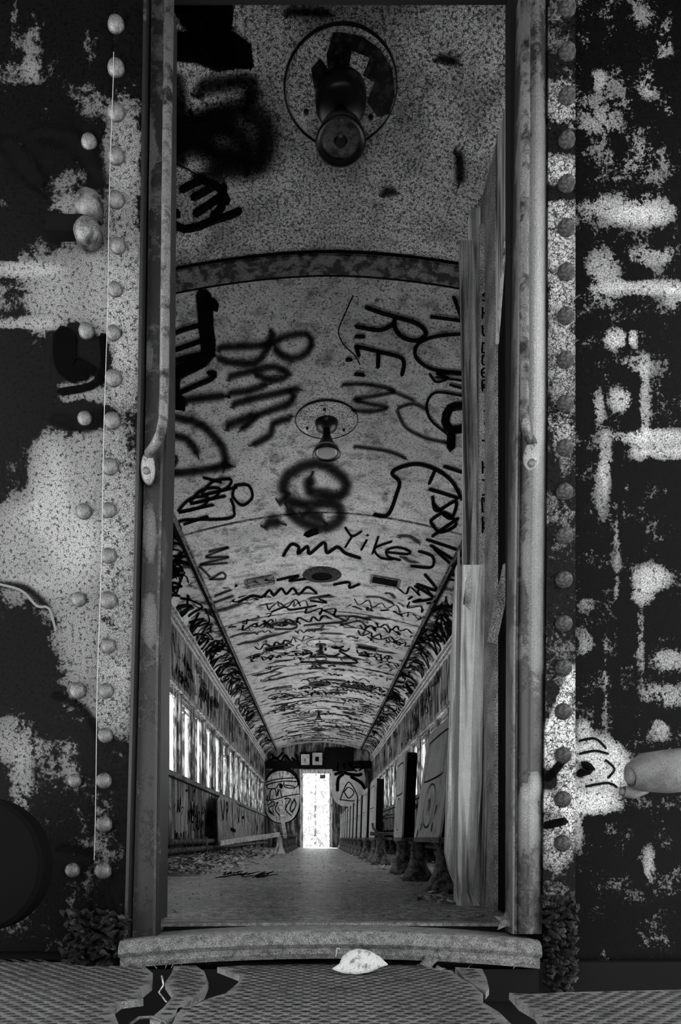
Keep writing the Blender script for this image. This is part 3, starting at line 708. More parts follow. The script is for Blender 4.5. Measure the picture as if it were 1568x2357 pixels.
MB().box((XP - .035, 2.805, 0), (XP + .03, 2.83, zc(XP) - .005)).build('moulding', 'pale_wood', pr, bevel=.006)
# the wide warped jamb board, broken away at the foot
m = MB(); ja = [(1054, 2092), (1050, 2040), (1034, 2000), (1026, 1960), (1032, 1800), (1040, 1600), (1046, 1400), (1052, 1300)]
jr = [(1106, 2085), (1088, 2060), (1094, 2000), (1102, 1900), (1110, 1800), (1113, 1600), (1122, 1400), (1132, 1300)]
k = len(ja)
for (ax, ay), (bx, by) in zip(ja, jr):
    for t_ in (0, .33, .66, 1):
        q = P(ax + (bx - ax) * t_, ay + (by - ay) * t_, 2.60 - .03 * math.sin(t_ * 3.14)); m.v.append((q.x, q.y, max(q.z, .001)))
for (ax, ay), (bx, by) in zip(ja, jr):
    for t_ in (0, .33, .66, 1):
        q = P(ax + (bx - ax) * t_, ay + (by - ay) * t_, 2.60); m.v.append((q.x, q.y + .035, max(q.z, .001)))
for i in range(k - 1):
    for j in range(3):
        a = i * 4 + j; m.f.append((a, a + 1, a + 5, a + 4)); a += 4 * k; m.f.append((a, a + 4, a + 5, a + 1))
    for j in (0, 3):
        a = i * 4 + j; m.f.append((a, a + 4, a + 4 + 4 * k, a + 4 * k))
m.f += [tuple(list(range(4)) + [4 * k + j for j in (3, 2, 1, 0)]), tuple([4 * (k - 1) + j for j in range(4)] + [8 * k - 4 + j for j in (3, 2, 1, 0)])]
m.build('jamb_board', 'pale_wood', pr, smooth=False)
MB().beam(P(1047, 2075, 2.57), P(1056, 1270, 2.57), .008, .01).build('corner_bead', 'wire_steel', pr)
MB().beam(P(1110, 2085, 2.56), P(1135, 1200, 2.56), .012, .012).build('corner_bead', 'dark_wood', pr)
# upper jamb: streaky boards to the ceiling
MB().beam(P(1090, 1310, 2.62), P(1072, 560, 2.62), .05, .03).build('jamb_board', 'dark_wood', pr)
jb = MB().beam(P(1119, 1310, 2.60), P(1121, 520, 2.60), .058, .02).build('jamb_board', 'dark_lettered' if 'dark_lettered' in MATS else 'gritty_board', pr)
# vertical handwriting on the jamb: SHUDDER to THINK
GL = {'S': [[(1, .1), (.5, 0), (0, .2), (.5, .5), (1, .75), (.5, 1), (0, .9)]], 'H': [[(0, 0), (0, 1)], [(1, 0), (1, 1)], [(0, .5), (1, .5)]], 'U': [[(0, 0), (.05, .8), (.5, 1), (.95, .8), (1, 0)]],
      'D': [[(0, 0), (0, 1), (.7, .9), (1, .5), (.7, .1), (0, 0)]], 'E': [[(1, 0), (0, .1), (0, .9), (1, 1)], [(0, .5), (.8, .5)]], 'R': [[(0, 1), (0, 0), (.8, .1), (.9, .35), (0, .5), (1, 1)]],
      't': [[(.5, .1), (.5, .8)], [(.2, .35), (.8, .35)]], 'o': [[(.5, .3), (.75, .5), (.5, .75), (.25, .5), (.5, .3)]], 'T': [[(0, 0), (1, .05)], [(.5, 0), (.5, 1)]], 'I': [[(0, 0), (1, 0)], [(.5, 0), (.5, 1)], [(0, 1), (1, 1)]],
      'N': [[(0, 1), (0, 0), (1, 1), (1, 0)]], 'K': [[(0, 0), (0, 1)], [(1, 0), (.05, .55), (1, 1)]]}
m = MB()
for ch, cy, hh in (('S', 684, 18), ('H', 720, 24), ('U', 762, 24), ('D', 800, 22), ('D', 828, 20), ('E', 858, 20), ('R', 888, 24), ('t', 950, 30), ('o', 974, 26), ('T', 1034, 40), ('H', 1076, 26), ('I', 1122, 34), ('N', 1162, 32), ('K', 1208, 36)):
    for stx in GL[ch]: ribbon(m, [(1111 + a * 18, cy + (b - .5) * hh) for a, b in stx], 5, proj_plane(2.585), step=3)
m.build('lettering', 'spray_hard', pr, label='handwritten words SHUDDER to THINK running down')
MB().beam(P(1132, 1480, 2.30), P(1170, 1300, 2.25), .03, .02).build('brace', 'gritty_board', pr)
# torn flap hanging in the dark pocket
m = MB(); m.quad(P(1083, 1405, 2.45), P(1066, 1390, 2.45), P(1072, 1340, 2.45), P(1090, 1290, 2.45)); o = m.build('torn_veneer', 'frame_paint', pr)
sm = o.modifiers.new('solid', 'SOLIDIFY'); sm.thickness = .004
# ------------------------------------------------------------------ front wall of the carriage round the doorway
def lerp_edge(tab, y):
    if y <= tab[0][0]: return tab[0][1]
    for (a, p), (b, q) in zip(tab[:-1], tab[1:]):
        if y <= b: return p + (q - p) * (y - a) / (b - a)
    return tab[-1][1]
def painted(name, mat, le, ri, y0, y1, D, th, tone, parent=None, nx=12, dy=9, curve=0., **kw):
    """a steel strip with its own paint map: tone(px,py) tells where paint holds and where light is painted in"""
    m = MB(); m.tone = []
    ny = int((y1 - y0) / dy) + 1
    for j in range(ny + 1):
        y = y0 + (y1 - y0) * j / ny; a, b = lerp_edge(le, y), lerp_edge(ri, y)
        for i in range(nx + 1):
            t = i / nx; px = a + (b - a) * t; m.v.append(tuple(P(px, y, D - curve * math.sin(math.pi * t)))); m.tone.append(tone(px, y))
    for j in range(ny):
        for i in range(nx):
            k = j * (nx + 1) + i; m.f.append((k, k + nx + 1, k + nx + 2, k + 1))
    # sides and back
    ring = [i for i in range(nx + 1)] + [j * (nx + 1) + nx for j in range(1, ny + 1)] + [ny * (nx + 1) + i for i in range(nx - 1, -1, -1)] + [j * (nx + 1) for j in range(ny - 1, 0, -1)]
    k0 = len(m.v)
    for r in ring: v = m.v[r]; m.v.append((v[0], v[1] + th, v[2])); m.tone.append(m.tone[r] * .5)
    n = len(ring)
    for i in range(n): m.f.append((ring[i], ring[(i + 1) % n], k0 + (i + 1) % n, k0 + i))
    return m.build(name, mat, parent, smooth=False, **kw)
def blobs(lst, base):
    def f(px, py):
        t = base
        for cx, cy, rx, ry, a in lst:
            d = ((px - cx) / rx) ** 2 + ((py - cy) / ry) ** 2
            if d < 4: t += a * math.exp(-d * d * .7)
        return t
    return f
DF = 1.55
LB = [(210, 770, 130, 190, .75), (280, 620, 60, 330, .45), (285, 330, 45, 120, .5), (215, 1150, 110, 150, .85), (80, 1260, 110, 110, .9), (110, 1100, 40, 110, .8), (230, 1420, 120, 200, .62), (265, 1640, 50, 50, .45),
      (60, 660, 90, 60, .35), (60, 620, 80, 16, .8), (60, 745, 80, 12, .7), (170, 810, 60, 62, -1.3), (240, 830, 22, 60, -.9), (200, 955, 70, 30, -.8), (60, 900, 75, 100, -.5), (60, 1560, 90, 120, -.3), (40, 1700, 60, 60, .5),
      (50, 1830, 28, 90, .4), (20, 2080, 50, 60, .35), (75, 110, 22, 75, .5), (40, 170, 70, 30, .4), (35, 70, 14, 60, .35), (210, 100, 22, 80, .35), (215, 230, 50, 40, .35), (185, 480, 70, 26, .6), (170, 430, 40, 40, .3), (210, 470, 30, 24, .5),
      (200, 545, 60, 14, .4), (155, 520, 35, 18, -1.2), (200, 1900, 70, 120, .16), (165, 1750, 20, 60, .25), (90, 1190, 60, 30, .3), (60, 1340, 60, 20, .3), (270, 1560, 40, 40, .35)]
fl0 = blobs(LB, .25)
fl = lambda px, py: fl0(px, py) - max(0, (560 - py) / 560) * .16  # tone lowered towards the top: falling light put into the colour
wf = MB()
wf.box((-1.36, DF + .015, -.02), (P(318, 0, DF).x, DF + .06, 2.5)).box((P(1255, 0, DF).x, DF + .015, -.02), (1.48, DF + .06, 2.5)).box((-1.36, DF + .0, 2.34), (1.48, DF + .06, 2.9))
wall_front = wf.build('wall_front', 'soot', kind='structure')
string = [(0, 262), (170, 260), (560, 250), (1000, 240), (1300, 232), (1700, 222), (2100, 214), (2200, 212)]
ledge = [(0, 330), (900, 317), (1500, 303), (2140, 286)]
painted('steel_plate', 'front_steel', [(0, -60), (1, -60)], [(0, 268), (170, 266), (560, 254), (1000, 244), (1300, 236), (1700, 226), (2100, 218)], -40, 2190, DF, .012, fl, wall_front, nx=34)
fla = painted('riveted_flange', 'front_steel', string, ledge, -40, 2110, DF - .012, .02, fl, wall_front, nx=12)
rfl = [(0, 1262), (900, 1262), (1500, 1257), (2140, 1249)]
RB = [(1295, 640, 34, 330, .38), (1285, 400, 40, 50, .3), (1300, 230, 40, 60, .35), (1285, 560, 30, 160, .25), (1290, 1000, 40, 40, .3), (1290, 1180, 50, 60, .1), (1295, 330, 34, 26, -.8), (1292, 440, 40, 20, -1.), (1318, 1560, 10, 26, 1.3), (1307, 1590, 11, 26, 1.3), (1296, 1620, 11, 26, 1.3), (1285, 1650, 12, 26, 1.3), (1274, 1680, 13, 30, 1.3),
      (1264, 1720, 14, 50, 1.2), (1305, 1690, 26, 70, 1.1), (1310, 1760, 40, 50, 1.2), (1280, 1845, 55, 22, 1.), (1312, 1840, 16, 80, 1.2), (1285, 1940, 34, 60, .7), (1268, 1790, 16, 22, -1.), (1300, 1800, 12, 20, .6), (1285, 2060, 30, 20, .2)]  # flaking paint; bright diagonal and lower blobs put sun dapple into the colour
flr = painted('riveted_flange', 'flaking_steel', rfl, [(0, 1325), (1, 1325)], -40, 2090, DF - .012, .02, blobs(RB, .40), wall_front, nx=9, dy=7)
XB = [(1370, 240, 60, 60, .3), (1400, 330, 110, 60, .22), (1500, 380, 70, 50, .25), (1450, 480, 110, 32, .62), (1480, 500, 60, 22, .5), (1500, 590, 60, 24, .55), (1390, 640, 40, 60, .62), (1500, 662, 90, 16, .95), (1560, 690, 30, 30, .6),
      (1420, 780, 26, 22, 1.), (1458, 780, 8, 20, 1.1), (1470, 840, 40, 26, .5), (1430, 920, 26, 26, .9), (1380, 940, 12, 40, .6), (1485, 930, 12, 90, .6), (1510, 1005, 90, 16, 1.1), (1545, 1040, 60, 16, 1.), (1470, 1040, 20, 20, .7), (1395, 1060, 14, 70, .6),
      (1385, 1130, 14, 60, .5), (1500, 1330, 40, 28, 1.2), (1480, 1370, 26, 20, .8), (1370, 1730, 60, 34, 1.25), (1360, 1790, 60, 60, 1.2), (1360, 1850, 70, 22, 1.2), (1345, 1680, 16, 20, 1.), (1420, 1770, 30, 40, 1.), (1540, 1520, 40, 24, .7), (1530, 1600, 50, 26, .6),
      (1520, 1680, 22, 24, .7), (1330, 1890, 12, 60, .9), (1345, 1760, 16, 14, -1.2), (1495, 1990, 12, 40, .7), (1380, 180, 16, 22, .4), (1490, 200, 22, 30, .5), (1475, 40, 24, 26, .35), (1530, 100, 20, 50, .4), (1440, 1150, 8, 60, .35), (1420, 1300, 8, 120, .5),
      (1350, 1480, 16, 30, .5), (1395, 1560, 8, 100, .5), (1475, 1480, 8, 90, .5), (1350, 1390, 20, 14, .4)]  # pale graffiti paint, with sun dapple painted into the bright lower blobs
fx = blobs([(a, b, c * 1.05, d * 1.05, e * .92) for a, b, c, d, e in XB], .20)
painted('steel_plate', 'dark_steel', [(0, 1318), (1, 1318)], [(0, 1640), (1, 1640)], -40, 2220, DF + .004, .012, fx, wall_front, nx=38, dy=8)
# door posts: lipped channels
PLl = ledge; PLr = [(0, 386), (1000, 381), (1500, 369), (2140, 362)]
PB = [(345, 1230, 12, 50, .6), (345, 1430, 14, 50, .5), (340, 1070, 22, 30, .3), (345, 330, 12, 60, .3), (335, 420, 10, 50, .4), (340, 820, 10, 30, .3)]
fp = blobs(PB, .42)
def edge_off(tab, o): return [(a, b + o) for a, b in tab]
pl = painted('door_post', 'post_steel', edge_off(PLl, 19), edge_off(PLr, -10), -40, 2165, DF + .012, .03, fp, wall_front, nx=6)
painted('post_lip', 'post_steel', edge_off(PLl, 0), edge_off(PLl, 7), -40, 2160, DF - .016, .05, blobs([], .3), pl, nx=2)
painted('post_lip', 'post_steel', edge_off(PLr, -10), edge_off(PLr, -4), -40, 2160, DF - .006, .05, blobs([], .42), pl, nx=2)
painted('post_lip', 'post_steel', edge_off(PLr, -2), edge_off(PLr, 3), -40, 2120, DF + .004, .09, blobs([], .42), pl, nx=2)
PRl = [(0, 1203), (900, 1190), (1500, 1182), (2140, 1180)]; PRr = [(0, 1262), (900, 1262), (1500, 1257), (2140, 1249)]
QB = [(1240, 700, 16, 500, .3), (1235, 1200, 20, 400, .25), (1240, 820, 14, 200, .8), (1238, 960, 14, 80, .7), (1235, 600, 14, 200, .45), (1240, 400, 14, 200, .15), (1215, 1860, 20, 40, .5), (1215, 1300, 12, 60, .2), (1232, 1810, 12, 26, 1.2), (1212, 1825, 12, 16, 1.), (1210, 1900, 30, 60, .35)]  # pale blobs paint the highlight of the rounded post into its tone
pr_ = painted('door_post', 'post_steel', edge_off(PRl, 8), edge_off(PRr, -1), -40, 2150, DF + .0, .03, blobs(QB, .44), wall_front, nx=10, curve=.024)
painted('post_lip', 'post_steel', PRl, edge_off(PRl, 5), -40, 2150, DF - .012, .06, blobs([], .62), pr_, nx=2)
painted('post_lip', 'post_steel', edge_off(PRl, 6), edge_off(PRl, 10), -40, 2150, DF - .004, .04, blobs([], .5), pr_, nx=2)
MB().box((P(375, 0, DF).x, DF + .03, 2.24), (P(1190, 0, DF).x, DF + .07, 2.34)).build('door_header', 'soot', wall_front)
# inner returns of the opening (the thickness of the end wall)
for pa, nm in ((352, 'jamb_return'), (1186, 'jamb_return')):
    x = P(pa, 0, DF).x; sg = -1 if pa < VX else 1
    MB().box((x, DF + .04, 0), (x + sg * .35, DF + .08, 2.4)).build(nm, 'soot', wall_front)
# rivets: one mesh, many copies
rm = MB().lathe([(.0195, .0), (.0185, -.006), (.0145, -.012), (.008, -.0155), (.001, -.0165)], n=14, axis='Y')
rp = None; rp2 = None
worn('rivet_iron', .05, .008, cover=.5, pscale=60, edge=.1, grain=500)
def rivet(px, py, par, mat='post_rivet'):
    global rp, rp2
    if par is flr:
        if rp2 is None: rp2 = o = rm.build('rivet', 'rivet_iron', par, smooth=True)
        else: o = rp2.copy(); C.objects.link(o); o.parent = par
        o.location = P(px, py, DF - .012); return
    q = P(px, py, DF - .012 if par in (fla, flr) else DF)
    if rp is None: rp = rm.build('rivet', 'rail_metal', par, smooth=True); o = rp
    else: o = rp.copy(); C.objects.link(o); o.parent = par
    o.location = q; s = R.uniform(.85, 1.05); o.scale = (s, s, s)
plate_l = [c for c in wall_front.children if c.name.startswith('steel_plate')][0]
for px, py in ((268, 60), (268, 160), (268, 262), (268, 362), (268, 463), (272, 568), (266, 668), (262, 768), (262, 872), (259, 970), (254, 1075), (251, 1175), (251, 1280), (250, 1382), (250, 1487), (245, 1590), (243, 1693), (240, 1797), (240, 1897), (238, 2004)): rivet(px, py, fla)
for px, py in ((207, 562), (206, 330), (200, 764), (196, 965), (194, 1178), (182, 1380), (180, 1590), (173, 1797), (168, 2003)): rivet(px, py, plate_l)
for py in range(20, 2030, 101): rivet(1306 - py * .006, py + 2, flr)
# black smears and strokes of paint on the plates
def smear(par, strokes, wid, D, mat='spray_hard'):
    m = MB()
    for st_ in strokes: ribbon(m, st_, wid, proj_plane(D), step=8)
    m.build('painted_mark', mat, par)
smear(plate_l, [[(150, 775), (150, 830), (172, 852), (195, 848)]], 62, DF - .003)
smear(plate_l, [[(238, 775), (240, 840), (215, 885), (140, 902)]], 22, DF - .003)
smear(plate_l, [[(130, 962), (200, 985), (228, 950)]], 46, DF - .003, 'spray_soft')
smear(plate_l, [[(100, 300), (180, 330), (230, 420)], [(20, 330), (90, 420)]], 90, DF - .003, 'spray_soft')
smear(plate_l, [[(0, 1345), (60, 1355), (110, 1400)], [(130, 1600), (200, 1640), (225, 1700)], [(140, 1950), (210, 1960)]], 34, DF - .003, 'spray_soft')
smear(plate_l, [[(0, 1345), (50, 1360), (85, 1395), (112, 1400), (128, 1450)]], 7, DF - .004, 'spray_light')
plate_r = [c for c in wall_front.children if c.name.startswith('steel_plate')][1]
smear(plate_r, [[(1335, 1735), (1370, 1728), (1400, 1735)], [(1350, 1810), (1400, 1802), (1420, 1812)], [(1335, 1705), (1370, 1700), (1395, 1722)], [(1400, 1790), (1415, 1770), (1395, 1750)]], 7, DF)
smear(plate_r, [[(1335, 1780), (1362, 1770), (1345, 1760)]], 22, DF)
smear(flr, [[(1262, 1790), (1285, 1765), (1300, 1740)], [(1258, 1900), (1300, 1890)]], 22, DF - .016)
# brackets on the left plate
t = thing('buffer_bracket', 'dark horizontal bar with rounded bolt heads on the upper left plate', 'bracket', P(150, 520, DF - .02))
MB().box((-.04, -.01, -.018), (.055, .03, .018)).build('bar', 'black_void', t)
for a, b in ((.053, .045), (.052, -.018)): MB().lathe([(.031, .012), (.030, -.012), (.020, -.024), (.001, -.028)], c=(a, 0, b), n=18, axis='Y').build('bolt_head', 'post_lump' if 'post_lump' in MATS else 'rail_metal', t, smooth=True)
# broken lower ends of the flanges
m = MB(); rr = random.Random(3)
for k in range(260):
    px = rr.uniform(150, 290); py = rr.uniform(2095, 2235); q = P(px, py, DF - rr.uniform(.0, .05)); s = rr.uniform(.005, .014)
    m.tube([q - Vector((s, 0, rr.uniform(-s, s))), q + Vector((0, -s * .6, 0)), q + Vector((s, 0, rr.uniform(-s, s)))], [s * .3, s * .6, s * .2], 6)
m.build('rust_lump', 'grime', kind='stuff', label='crumbled rust at the foot of the left door post', category='rust')
m = MB()
for k in range(260):
    px = rr.uniform(1256, 1322); py = rr.uniform(2060, 2290); q = P(px, py, DF - rr.uniform(.0, .03)); s = rr.uniform(.005, .013)
    m.tube([q - Vector((s, 0, rr.uniform(-s, s))), q + Vector((0, -s * .6, 0)), q + Vector((s, 0, rr.uniform(-s, s)))], [s * .3, s * .6, s * .2], 6)
m.build('rust_lump', 'grime', kind='stuff', label='crumbled rust at the foot of the right door post', category='rust')
# wire
m = MB(); pts = [P(lerp_edge(string, y) + 3 * math.sin(y * .011) * .4, y, DF - .03) for y in range(120, 2040, 60)]
m.tube(pts, .0009, 6); m.build('wire', 'wire_steel', label='thin pale wire hanging straight down the left riveted plate', category='wire')
# grab rails
def rail(pts, label, brp, bolt):
    t = thing('grab_rail', label, 'handrail', (0, 0, 0))
    MB().tube(pts, .0105, 14).build('rail', 'rail_metal', t, smooth=True)
    c = Vector(brp); b = MB(); b.lathe([(.019, .01), (.018, -.004), (.012, -.010), (.001, -.011)], c=(0, 0, 0), n=18, axis='Y', sx=.9, sy=1.9)
    o = b.build('bracket', 'bracket_paint', t, smooth=True); o.location = c
    b2 = MB(); b2.lathe([(.009, .004), (.008, -.004), (.001, -.005)], n=8, axis='Y'); o2 = b2.build('bolt', 'rail_metal', o); o2.location = Vector(bolt)
Dr = DF - .055
rail([P(391, -60, Dr), P(385, 300, Dr), P(381, 640, Dr), P(378, 900, Dr), P(376, 965, Dr), P(369, 1000, Dr + .006), P(356, 1026, Dr + .02), P(342, 1045, DF - .012)],
     'vertical rusty grab rail on the left door post', P(340, 1078, DF - .004), (0, -.012, -.012))
rail([P(1210, -60, Dr), P(1209, 300, Dr), P(1207, 640, Dr), P(1208, 900, Dr), P(1207, 950, Dr), P(1210, 980, Dr + .004), P(1217, 1005, Dr + .02), P(1227, 1022, DF - .015)],
     'vertical grab rail on the right door post', P(1224, 1052, DF - .018), (-.004, -.012, -.02))
# ------------------------------------------------------------------ sill, platform plates
def bow(t, a, b): return a + b * (2 * t - 1) ** 2
def sillmesh(mb, x0, x1, prof, n=30, bw=0.022):
    """prof: list of (y,z) cross-section; ends drop by the bow"""
    k0 = len(mb.v); m_ = len(prof)
    for i in range(n + 1):
        t = i / n; x = x0 + (x1 - x0) * t; d = (2 * t - 1) ** 2 * bw
        for y, z in prof: mb.v.append((x, y, z - d))
    for i in range(n):
        for j in range(m_):
            a = k0 + i * m_ + j; b = k0 + i * m_ + (j + 1) % m_; mb.f.append((a, b, b + m_, a + m_))
    mb.f.append(tuple(k0 + j for j in range(m_))[::-1]); mb.f.append(tuple(k0 + n * m_ + j for j in range(m_)))
xs0, xs1 = P(271, 0, 1.47).x, P(1249, 0, 1.47).x
t = thing('door_sill', 'worn bowed iron door sill across the foot of the doorway', 'door sill', (0, 0, 0))
m = MB(); sillmesh(m, xs0, xs1, [(1.47, .030), (1.474, .046), (1.485, .055), (1.50, .057), (1.53, .054), (1.64, .050), (1.64, .02), (1.49, .018), (1.475, .022)]); m.build('tread', 'sill_iron', t, smooth=False)
m = MB(); sillmesh(m, xs0 + .003, xs1 - .003, [(1.478, .030), (1.476, .008), (1.480, -.003), (1.50, -.003), (1.50, .03)]); m.build('nosing', 'sill_iron', t)
m = MB(); sillmesh(m, P(380, 0, 1.66).x, P(1190, 0, 1.66).x, [(1.641, .045), (1.641, .02), (1.66, .02), (1.66, .045)], bw=.002); m.build('groove', 'groove_black', t)
m = MB(); sillmesh(m, P(375, 0, 1.68).x, P(1188, 0, 1.68).x, [(1.661, .046), (1.664, .052), (1.70, .052), (1.72, .0), (1.661, .0)], bw=.003); m.build('back_strip', 'sill_iron', t)
# dark hollow under the sill
MB().box((-.42, 1.50, -.10), (.49, 1.528, -.030)).build('buffer_beam', 'soot', label='dark beam in the shadow under the door sill', category='beam')
MB().box((-1.5, 1.53, -.5), (1.5, 1.60, -.02)).build('end_beam', 'soot', label='sooty end beam of the carriage under the doorway', category='beam')
MB().box((-1.5, -.6, -.62), (1.5, 1.6, -.60)).build('track_bed', 'soot', kind='structure')
# unseen carriage end and hood, added to keep sky light off the front
oc = MB(); oc.box((-1.5, -1.32, -.4), (-.42, -1.24, 2.9)).box((.42, -1.32, -.4), (1.5, -1.24, 2.9)).box((-.42, -1.32, 2.2), (.42, -1.24, 2.9)).box((-.42, -1.32, -.4), (.42, -1.24, 0))
oc.build('wall_light_block', 'soot', kind='structure')
MB().box((-1.3, -1.24, 2.26), (1.3, DF, 2.31)).build('hood_light_block', 'soot', kind='structure')
# treaded plates
ZP = -.02
def plate(name, poly, label, th=.012):
    t = thing(name, label, 'metal plate', (0, 0, 0), 0)
    def inside(x, y):
        c = False; n = len(poly)
        for i in range(n):
            (x1, y1), (x2, y2) = poly[i], poly[(i + 1) % n]
            if (y1 > y) != (y2 > y) and x < (x2 - x1) * (y - y1) / (y2 - y1) + x1: c = not c
        return c
    m = MB(); k = len(poly)
    m.v = [(x, y, ZP) for x, y in poly] + [(x, y, ZP - th) for x, y in poly]
    m.f = [tuple(range(k)), tuple(range(2 * k - 1, k - 1, -1))] + [(i, (i + 1) % k, (i + 1) % k + k, i + k) for i in range(k)]
    m.build('plate', 'plate_iron', t)
    r = MB(); px_, py_ = .030, .030
    xs = [p[0] for p in poly]; ys = [p[1] for p in poly]
    j = 0; y = min(ys)
    while y < max(ys):
        x = min(xs) + (px_ / 2 if j % 2 else 0)
        while x < max(xs):
            if inside(x - .013, y) and inside(x + .013, y) and inside(x, y + .01) and inside(x, y - .01):
                L, W, H = .0115, .0045, .0022; kk = len(r.v)
                r.v += [(x - L, y, ZP), (x, y - W, ZP), (x + L, y, ZP), (x, y + W, ZP), (x - L * .5, y, ZP + H), (x + L * .5, y, ZP + H)]
                r.f += [(kk, kk + 1, kk + 4), (kk + 1, kk + 5, kk + 4), (kk + 1, kk + 2, kk + 5), (kk + 2, kk + 3, kk + 5), (kk + 3, kk + 4, kk + 5), (kk + 3, kk, kk + 4)]
            x += px_
        y += py_ / 2; j += 1
    r.build('tread_pattern', 'tread_dark', t, kind='stuff')
worn('tread_dark', .02, .004, cover=.5, pscale=60, edge=.1, grain=480, gamt=.6, rough=.5)
def flo(px, py):
    D = (HC - ZP) * F / (py - VY); return ((px - VX) / F * D, D)
def poly(pts): return [flo(*p) for p in pts]
rr = random.Random(21)
plate('gangway_plate', poly([(500, 2226), (560, 2222), (700, 2219), (820, 2218), (960, 2222), (1040, 2234), (1062, 2252), (1088, 2266), (1112, 2288), (1110, 2306), (1150, 2330), (1200, 2380), (1230, 2460), (330, 2460), (370, 2400), (400, 2350), (410, 2320), (440, 2316), (480, 2298), (520, 2286), (548, 2262), (552, 2246)]),
      'central treaded iron gangway plate in front of the sill')
plate('platform_plate', poly([(-400, 2200), (100, 2205), (200, 2225), (330, 2222), (352, 2240), (350, 2265), (325, 2285), (330, 2300), (280, 2306), (262, 2320), (266, 2340), (280, 2372), (270, 2460), (-700, 2460)]),
      'left treaded platform plate with a torn rusted edge')
plate('platform_plate', poly([(1172, 2285), (1220, 2288), (1300, 2284), (1900, 2270), (2200, 2460), (1300, 2460), (1270, 2380), (1230, 2330), (1195, 2310)]), 'right treaded platform plate at the lower corner')
plate('rusted_flap', poly([(400, 2222), (450, 2222), (470, 2235), (480, 2262), (470, 2285), (440, 2300), (400, 2340), (370, 2352), (345, 2345), (375, 2320), (400, 2290), (380, 2262), (395, 2240)]), 'ragged rusted strip of plate left of the gangway plate')
plate('rusted_flap', poly([(1048, 2226), (1110, 2230), (1120, 2250), (1126, 2275), (1118, 2285), (1095, 2268), (1070, 2252)]), 'ragged rusted strip of plate right of the gangway plate')
# cable loop at the lower left
MB().tube([P(300, 2357, 1.03), P(320, 2343, 1.05), P(350, 2341, 1.05), P(380, 2352, 1.04), P(395, 2375, 1.02)], .0025, 8).build('cable', 'rail_metal', label='curved thin cable at the torn edge of the left plate', category='cable')
# roots hanging under the sill
m = MB()
for px in (300, 330, 352, 380, 402, 425, 1090, 1190):
    q = P(px, 2200, 1.50); m.tube([q, q + Vector((rr.uniform(-.01, .01), 0, -.012)), q + Vector((rr.uniform(-.015, .015), 0, -.028))], [.0018, .0014, .0006], 5)
q = P(372, 2245, 1.40); m.tube([q, q + Vector((.004, 0, -.02)), q + Vector((-.006, 0, -.035)), q + Vector((.01, 0, -.055))], .0018, 5)
m.build('dangling_roots', 'litter', kind='stuff', label='thin rootlets hanging under the left of the sill', category='roots')
# ------------------------------------------------------------------ leaves
def leafmesh(name, mat, outline, ctr, D, curl, label, cat='leaf', stem=None, tilt=0.):
    t = thing(name, label, cat, ctr)
    m = MB(); c = Vector((0, 0, 0)); n = len(outline); pts = []
    for ring in (0.0, .35, .7, 1.):
        for a, b in outline:
            r2 = (a * a) * ring * ring
            pts.append((a * ring, -curl * math.cos(a * ring * 22) * (1 - ring * .4) + tilt * b * ring, b * ring))
    m.v = pts
    for k in range(3):
        for i in range(n):
            a = k * n + i; b = k * n + (i + 1) % n; m.f.append((a, b, b + n, a + n))
    m2 = m.build('blade', mat, t, smooth=True)
    s = m2.modifiers.new('s', 'SOLIDIFY'); s.thickness = .0012
    if stem: MB().tube(stem, .0012, 6).build('stalk', mat, t)
    return t
LS = 1.40 / F
ol = [(-66, -14), (-48, -2), (-40, 14), (-22, 26), (-4, 30), (22, 26), (44, 14), (62, -2), (64, -5), (46, -10), (20, -20), (-10, -24), (-40, -22)]
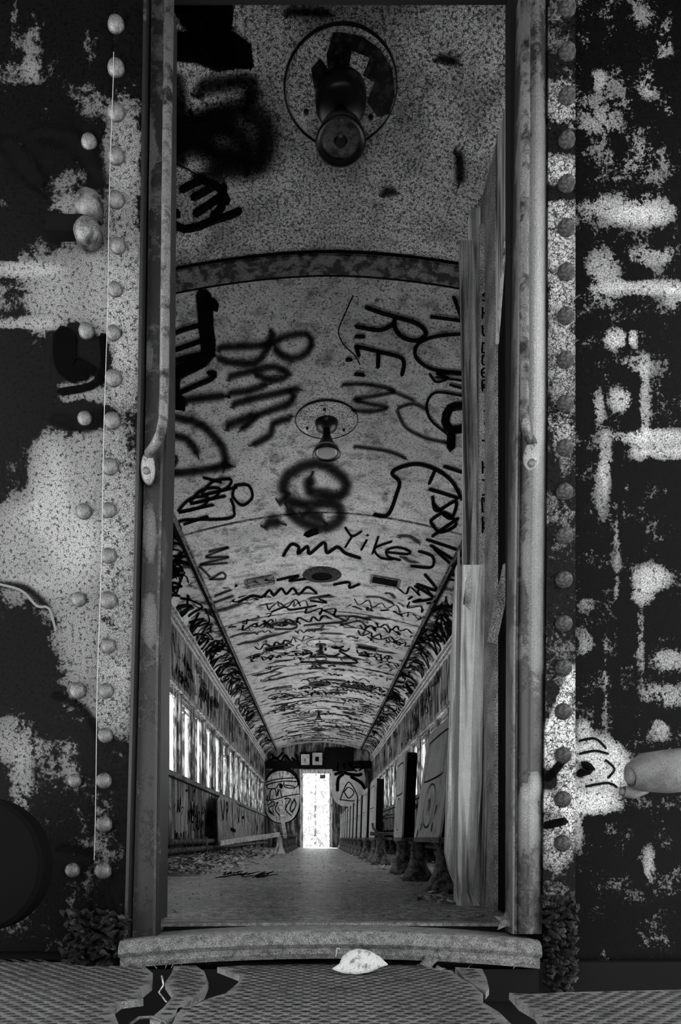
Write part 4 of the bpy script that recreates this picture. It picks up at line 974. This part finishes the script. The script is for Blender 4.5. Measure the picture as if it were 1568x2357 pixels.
leafmesh('curled_leaf', 'leaf_pale', [(a * LS, b * LS) for a, b in ol], P(829, 2216, 1.40) + Vector((0, 0, .001)), 1.4, .012, 'large pale curled leaf lying against the middle of the sill', stem=[(-.050, 0, .012), (-.047, -.004, .03), (-.042, 0, .028)], tilt=.5)
def star(px, py, D, r, label, mat='leaf_dark', pts=5, seed=1, sq=.7):
    q = random.Random(seed); o = []
    for i in range(pts * 2):
        a = math.pi * 2 * i / (pts * 2) + .2; rad = r * (1 if i % 2 == 0 else .45) * q.uniform(.85, 1.1); o.append((math.cos(a) * rad, math.sin(a) * rad * sq))
    return leafmesh('fallen_leaf', mat, o, P(px, py, D), D, .006, label, stem=[(0, 0, 0), (-r, -.002, -r * .3)], tilt=.8)
star(1166, 2118, 1.56, .036, 'dry lobed leaf on the right end of the sill', pts=5, seed=4)
star(985, 2214, 1.47, .024, 'small dark leaf standing under the right half of the sill', pts=4, seed=6, sq=1.)
star(1010, 2230, 1.44, .018, 'small flat dark leaf beside the leaf under the sill', pts=4, seed=8, sq=.5)
# hoses and lumps at the right edge
def hose(pts, rad, label, mat='hose_rubber'):
    t = thing('air_hose', label, 'hose', pts[0]); p0 = Vector(pts[0])
    MB().tube([Vector(p) - p0 for p in pts], rad, 18).build('hose', mat, t, smooth=True)
    e = Vector(pts[0]) - p0; MB().lathe([(rad[0] * .9, .0), (rad[0] * .5, -.008), (.001, -.010)], c=(0, 0, 0), n=14, axis='X').build('end_cap', mat, t, smooth=True)
worn('hose_rubber', .08, .02, cover=.6, pscale=20, edge=.15, grain=500, gamt=.4, rough=.5)
hose([P(1452, 1785, 1.40), P(1480, 1778, 1.40), P(1530, 1776, 1.40), P(1620, 1768, 1.40)], [.026, .040, .045, .046], 'thick grey hose end jutting in from the right edge')
hose([P(1436, 1822, 1.44), P(1460, 1824, 1.44), P(1490, 1818, 1.44)], [.012, .014, .008], 'short stub beneath the thick hose at the right edge')
# black round buffer at the lower left
t = thing('buffer_disc', 'black round buffer disc cut by the lower left edge', 'buffer', P(-45, 1990, 1.35))
MB().lathe([(.128, .04), (.128, -.01), (.120, -.018), (.001, -.022)], n=48, axis='Y', sy=1.05).build('disc', 'black_void', t, smooth=False)
